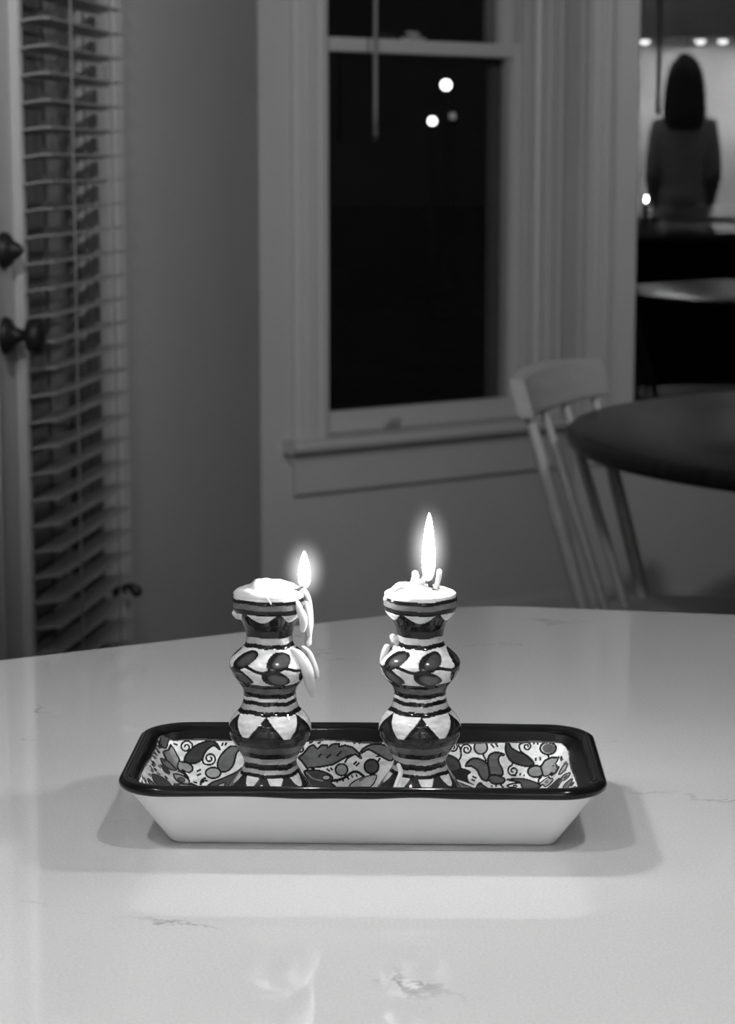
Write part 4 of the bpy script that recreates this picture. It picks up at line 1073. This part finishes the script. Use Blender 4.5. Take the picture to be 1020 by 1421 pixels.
# added unseen fill spots that brighten the dining nook from the kitchen side
def fill_spot(loc, aim, watts, label):
    o = empty('nook_fill_light', (loc[0], loc[1], CEIL)); tag(o, label, 'light')
    lathe('ceiling_plate', 'steel', [(0.05, -0.02), (0.055, -0.015), (0.055, -0.0005)], (0, 0, 0), o, 24)
    dz = loc[2] - CEIL
    tube('stem', 'steel', [(0, 0, -0.015), (0, 0, dz * .5), (0, 0, dz)], [0.008] * 3, o, 10, 1)
    a = Vector(aim) - Vector(loc); a.normalize(); a = np.array(a); b = np.array([0, 0, dz])
    tube('head', 'steel', [b - a * 0.10, b - a * 0.09, b - a * 0.02, b + a * 0.03], [0.018, 0.036, 0.042, 0.046], o, 24, 2, cap=False)
    ld = bpy.data.lights.new('lamp', 'SPOT'); ld.energy = watts; ld.spot_size = math.radians(64); ld.spot_blend = 1.0; ld.shadow_soft_size = 0.06
    l = bpy.data.objects.new('lamp', ld); COL.objects.link(l); l.parent = o; l.location = Vector(b + a * 0.05 + a * 0.07); l.rotation_euler = Vector(a).to_track_quat('-Z', 'Y').to_euler()
fill_spot((-0.30, 0.55, 2.40), (0.25, 6.0, 1.75), NOOK_FILL_W, 'added unseen fill spot near the door wall, aimed at the bay windows')
fill_spot((1.25, 1.60, 2.48), (-0.38, 4.4, 1.70), NOOK_FILL_W * 0.80, 'added unseen fill spot near the side wall, aimed at the door')
# added unseen globe that brightens the walls from the back of the kitchen
o = empty('fill_globe', (-0.15, -1.0, CEIL)); tag(o, 'added unseen frosted fill globe over the kitchen walkway', 'light')
lathe('base', 'steel', [(0.08, -0.03), (0.085, -0.02), (0.085, -0.0005)], (0, 0, 0), o, 32)
lathe('globe', 'fill_glass', [(0.004, -0.21), (0.06, -0.20), (0.11, -0.17), (0.135, -0.12), (0.12, -0.065), (0.08, -0.031)], (0, 0, 0), o, 40)

# ================================================================== PERSON at the back worktop, back turned to the windows
PF = Frame(0.0, -0.92, AX - math.pi / 2)
ps, _ = mirrored(950, 150, PF, 0)
pp = PF.P(ps, 0, 0)
person = empty('person', (pp.x, pp.y, 0), math.pi - AX)
tag(person, 'person with long dark hair in a grey sweater standing at the back worktop', 'person')
def skin_mesh(name, m, nodes, edges, root, parent, sub=2):
    """nodes: {key: (pos, (rx, ry))}; grown into one surface by a Skin modifier"""
    keys = list(nodes); ix = {k: i for i, k in enumerate(keys)}
    me = bpy.data.meshes.new(name); me.from_pydata([nodes[k][0] for k in keys], [(ix[a], ix[b]) for a, b in edges], []); me.update()
    o = bpy.data.objects.new(name, me); COL.objects.link(o); o.parent = parent
    sk = o.modifiers.new('skin', 'SKIN'); sk.use_smooth_shade = True
    if not me.skin_vertices: bpy.context.view_layer.update()
    for k in keys:
        sv = me.skin_vertices[0].data[ix[k]]; sv.radius = nodes[k][1]; sv.use_root = (k == root)
    ss = o.modifiers.new('smooth', 'SUBSURF'); ss.levels = sub; ss.render_levels = sub
    me.materials.append(M[m]); return o
N0 = {'pelvis': ((0, 0, .95), (.145, .105)), 'waist': ((0, .005, 1.08), (.125, .095)), 'chest': ((0, 0, 1.27), (.130, .100)), 'upper': ((0, -.01, 1.41), (.105, .08)),
      'neck0': ((0, 0, 1.50), (.055, .055)), 'neck1': ((0, .015, 1.56), (.05, .052)), 'jaw': ((0, .03, 1.615), (.062, .075)), 'skull': ((0, .02, 1.69), (.076, .094)), 'crown': ((0, .01, 1.755), (.055, .068)),
      'nose': ((0, .128, 1.655), (.012, .012))}
E0 = [('pelvis', 'waist'), ('waist', 'chest'), ('chest', 'upper'), ('upper', 'neck0'), ('neck0', 'neck1'), ('neck1', 'jaw'), ('jaw', 'skull'), ('skull', 'crown'), ('jaw', 'nose')]
for sd, sn in ((-1, 'l'), (1, 'r')):
    N0.update({sn + 'sh': ((sd * .138, -.01, 1.42), (.052, .056)), sn + 'el': ((sd * .165, -.03, 1.15), (.043, .043)), sn + 'fo': ((sd * .155, .10, 1.06), (.038, .036)), sn + 'wr': ((sd * .15, .235, .972), (.026, .024)), sn + 'pa': ((sd * .15, .295, .940), (.034, .016)),
               sn + 'hip': ((sd * .085, 0, .86), (.088, .092)), sn + 'kn': ((sd * .095, .02, .49), (.055, .058)), sn + 'ca': ((sd * .095, -.01, .33), (.052, .055)), sn + 'an': ((sd * .095, -.03, .09), (.036, .038)), sn + 'he': ((sd * .10, -.01, .05), (.036, .036)), sn + 'to': ((sd * .115, .14, .038), (.038, .026)),
               sn + 'ea': ((sd * .085, .02, 1.665), (.012, .02))})
    E0 += [('upper', sn + 'sh'), (sn + 'sh', sn + 'el'), (sn + 'el', sn + 'fo'), (sn + 'fo', sn + 'wr'), (sn + 'wr', sn + 'pa'), ('pelvis', sn + 'hip'), (sn + 'hip', sn + 'kn'), (sn + 'kn', sn + 'ca'), (sn + 'ca', sn + 'an'), (sn + 'an', sn + 'he'), (sn + 'he', sn + 'to'), ('skull', sn + 'ea')]
    for f, (dx, ln) in enumerate(((.030, .062), (.010, .074), (-.010, .072), (-.028, .058))):
        b_ = (sd * (.15 - dx), .325, .936); t_ = (sd * (.15 - dx * 1.35), .325 + ln * .6, .934); e_ = (sd * (.15 - dx * 1.45), .325 + ln, .921)
        for q, (pt, r) in enumerate(((b_, .0095), (t_, .0085), (e_, .0072))): N0[sn + 'f%d%d' % (f, q)] = (pt, (r, r))
        E0 += [(sn + 'pa', sn + 'f%d0' % f), (sn + 'f%d0' % f, sn + 'f%d1' % f), (sn + 'f%d1' % f, sn + 'f%d2' % f)]
    N0[sn + 't0'] = ((sd * .108, .285, .934), (.010, .010)); N0[sn + 't1'] = ((sd * .088, .318, .923), (.008, .008))
    E0 += [(sn + 'pa', sn + 't0'), (sn + 't0', sn + 't1')]
skin_mesh('body', 'skin', N0, E0, 'pelvis', person)
g_ = lambda k, e: (N0[k][0], (N0[k][1][0] + e, N0[k][1][1] + e))
SW = {k: g_(k, .022) for k in ('waist', 'chest', 'upper')}; SW['hem'] = ((0, 0, .93), (.175, .135)); SW['collar'] = ((0, .0, 1.495), (.068, .066))
SE = [('hem', 'waist'), ('waist', 'chest'), ('chest', 'upper'), ('upper', 'collar')]
TRS = {'pelvis': ((0, 0, .95), (.152, .112))}; TE = []
for sn in ('l', 'r'):
    for k in ('sh', 'el', 'fo', 'wr'): SW[sn + k] = g_(sn + k, .017)
    SE += [('upper', sn + 'sh'), (sn + 'sh', sn + 'el'), (sn + 'el', sn + 'fo'), (sn + 'fo', sn + 'wr')]
    for k in ('hip', 'kn', 'ca', 'an'): TRS[sn + k] = g_(sn + k, .016)
    TE += [('pelvis', sn + 'hip'), (sn + 'hip', sn + 'kn'), (sn + 'kn', sn + 'ca'), (sn + 'ca', sn + 'an')]
    sh = {'a': (N0[sn + 'he'][0][:2] + (.048,), (.044, .044)), 'b': (N0[sn + 'to'][0][:2] + (.040,), (.046, .036))}
    skin_mesh('shoe', 'cabinet_dark', sh, [('a', 'b')], 'a', person)
skin_mesh('sweater', 'sweater', SW, SE, 'chest', person); skin_mesh('trousers', 'trousers', TRS, TE, 'pelvis', person)
hp = [(.085, 1.41), (.118, 1.45), (.124, 1.52), (.120, 1.60), (.112, 1.67), (.098, 1.73), (.078, 1.78), (.050, 1.815), (.022, 1.832), (.004, 1.836)]
hr = lathe('hair', 'hair', hp, (0, 0, 0), person, 40, jitter=lambda a, i: 1 + 0.015 * math.sin(11 * a) + 0.01 * math.sin(17 * a + i))
for v in hr.data.vertices:                       # open the front so the face stays clear, fall behind the shoulders
    v.co.y = v.co.y * 0.92 - 0.035 - 0.02 * max(0, (1.60 - v.co.z) / 0.17)
    if v.co.z < 1.70 and v.co.y > 0.045: v.co.y = 0.045
for sd in (-1, 1):
    e = lathe('eye', 'eye', [(0.012 * math.cos(a), 0.012 * math.sin(a)) for a in np.linspace(-1.5, 1.5, 9)], (sd * .032, .098, 1.678), person, 14)
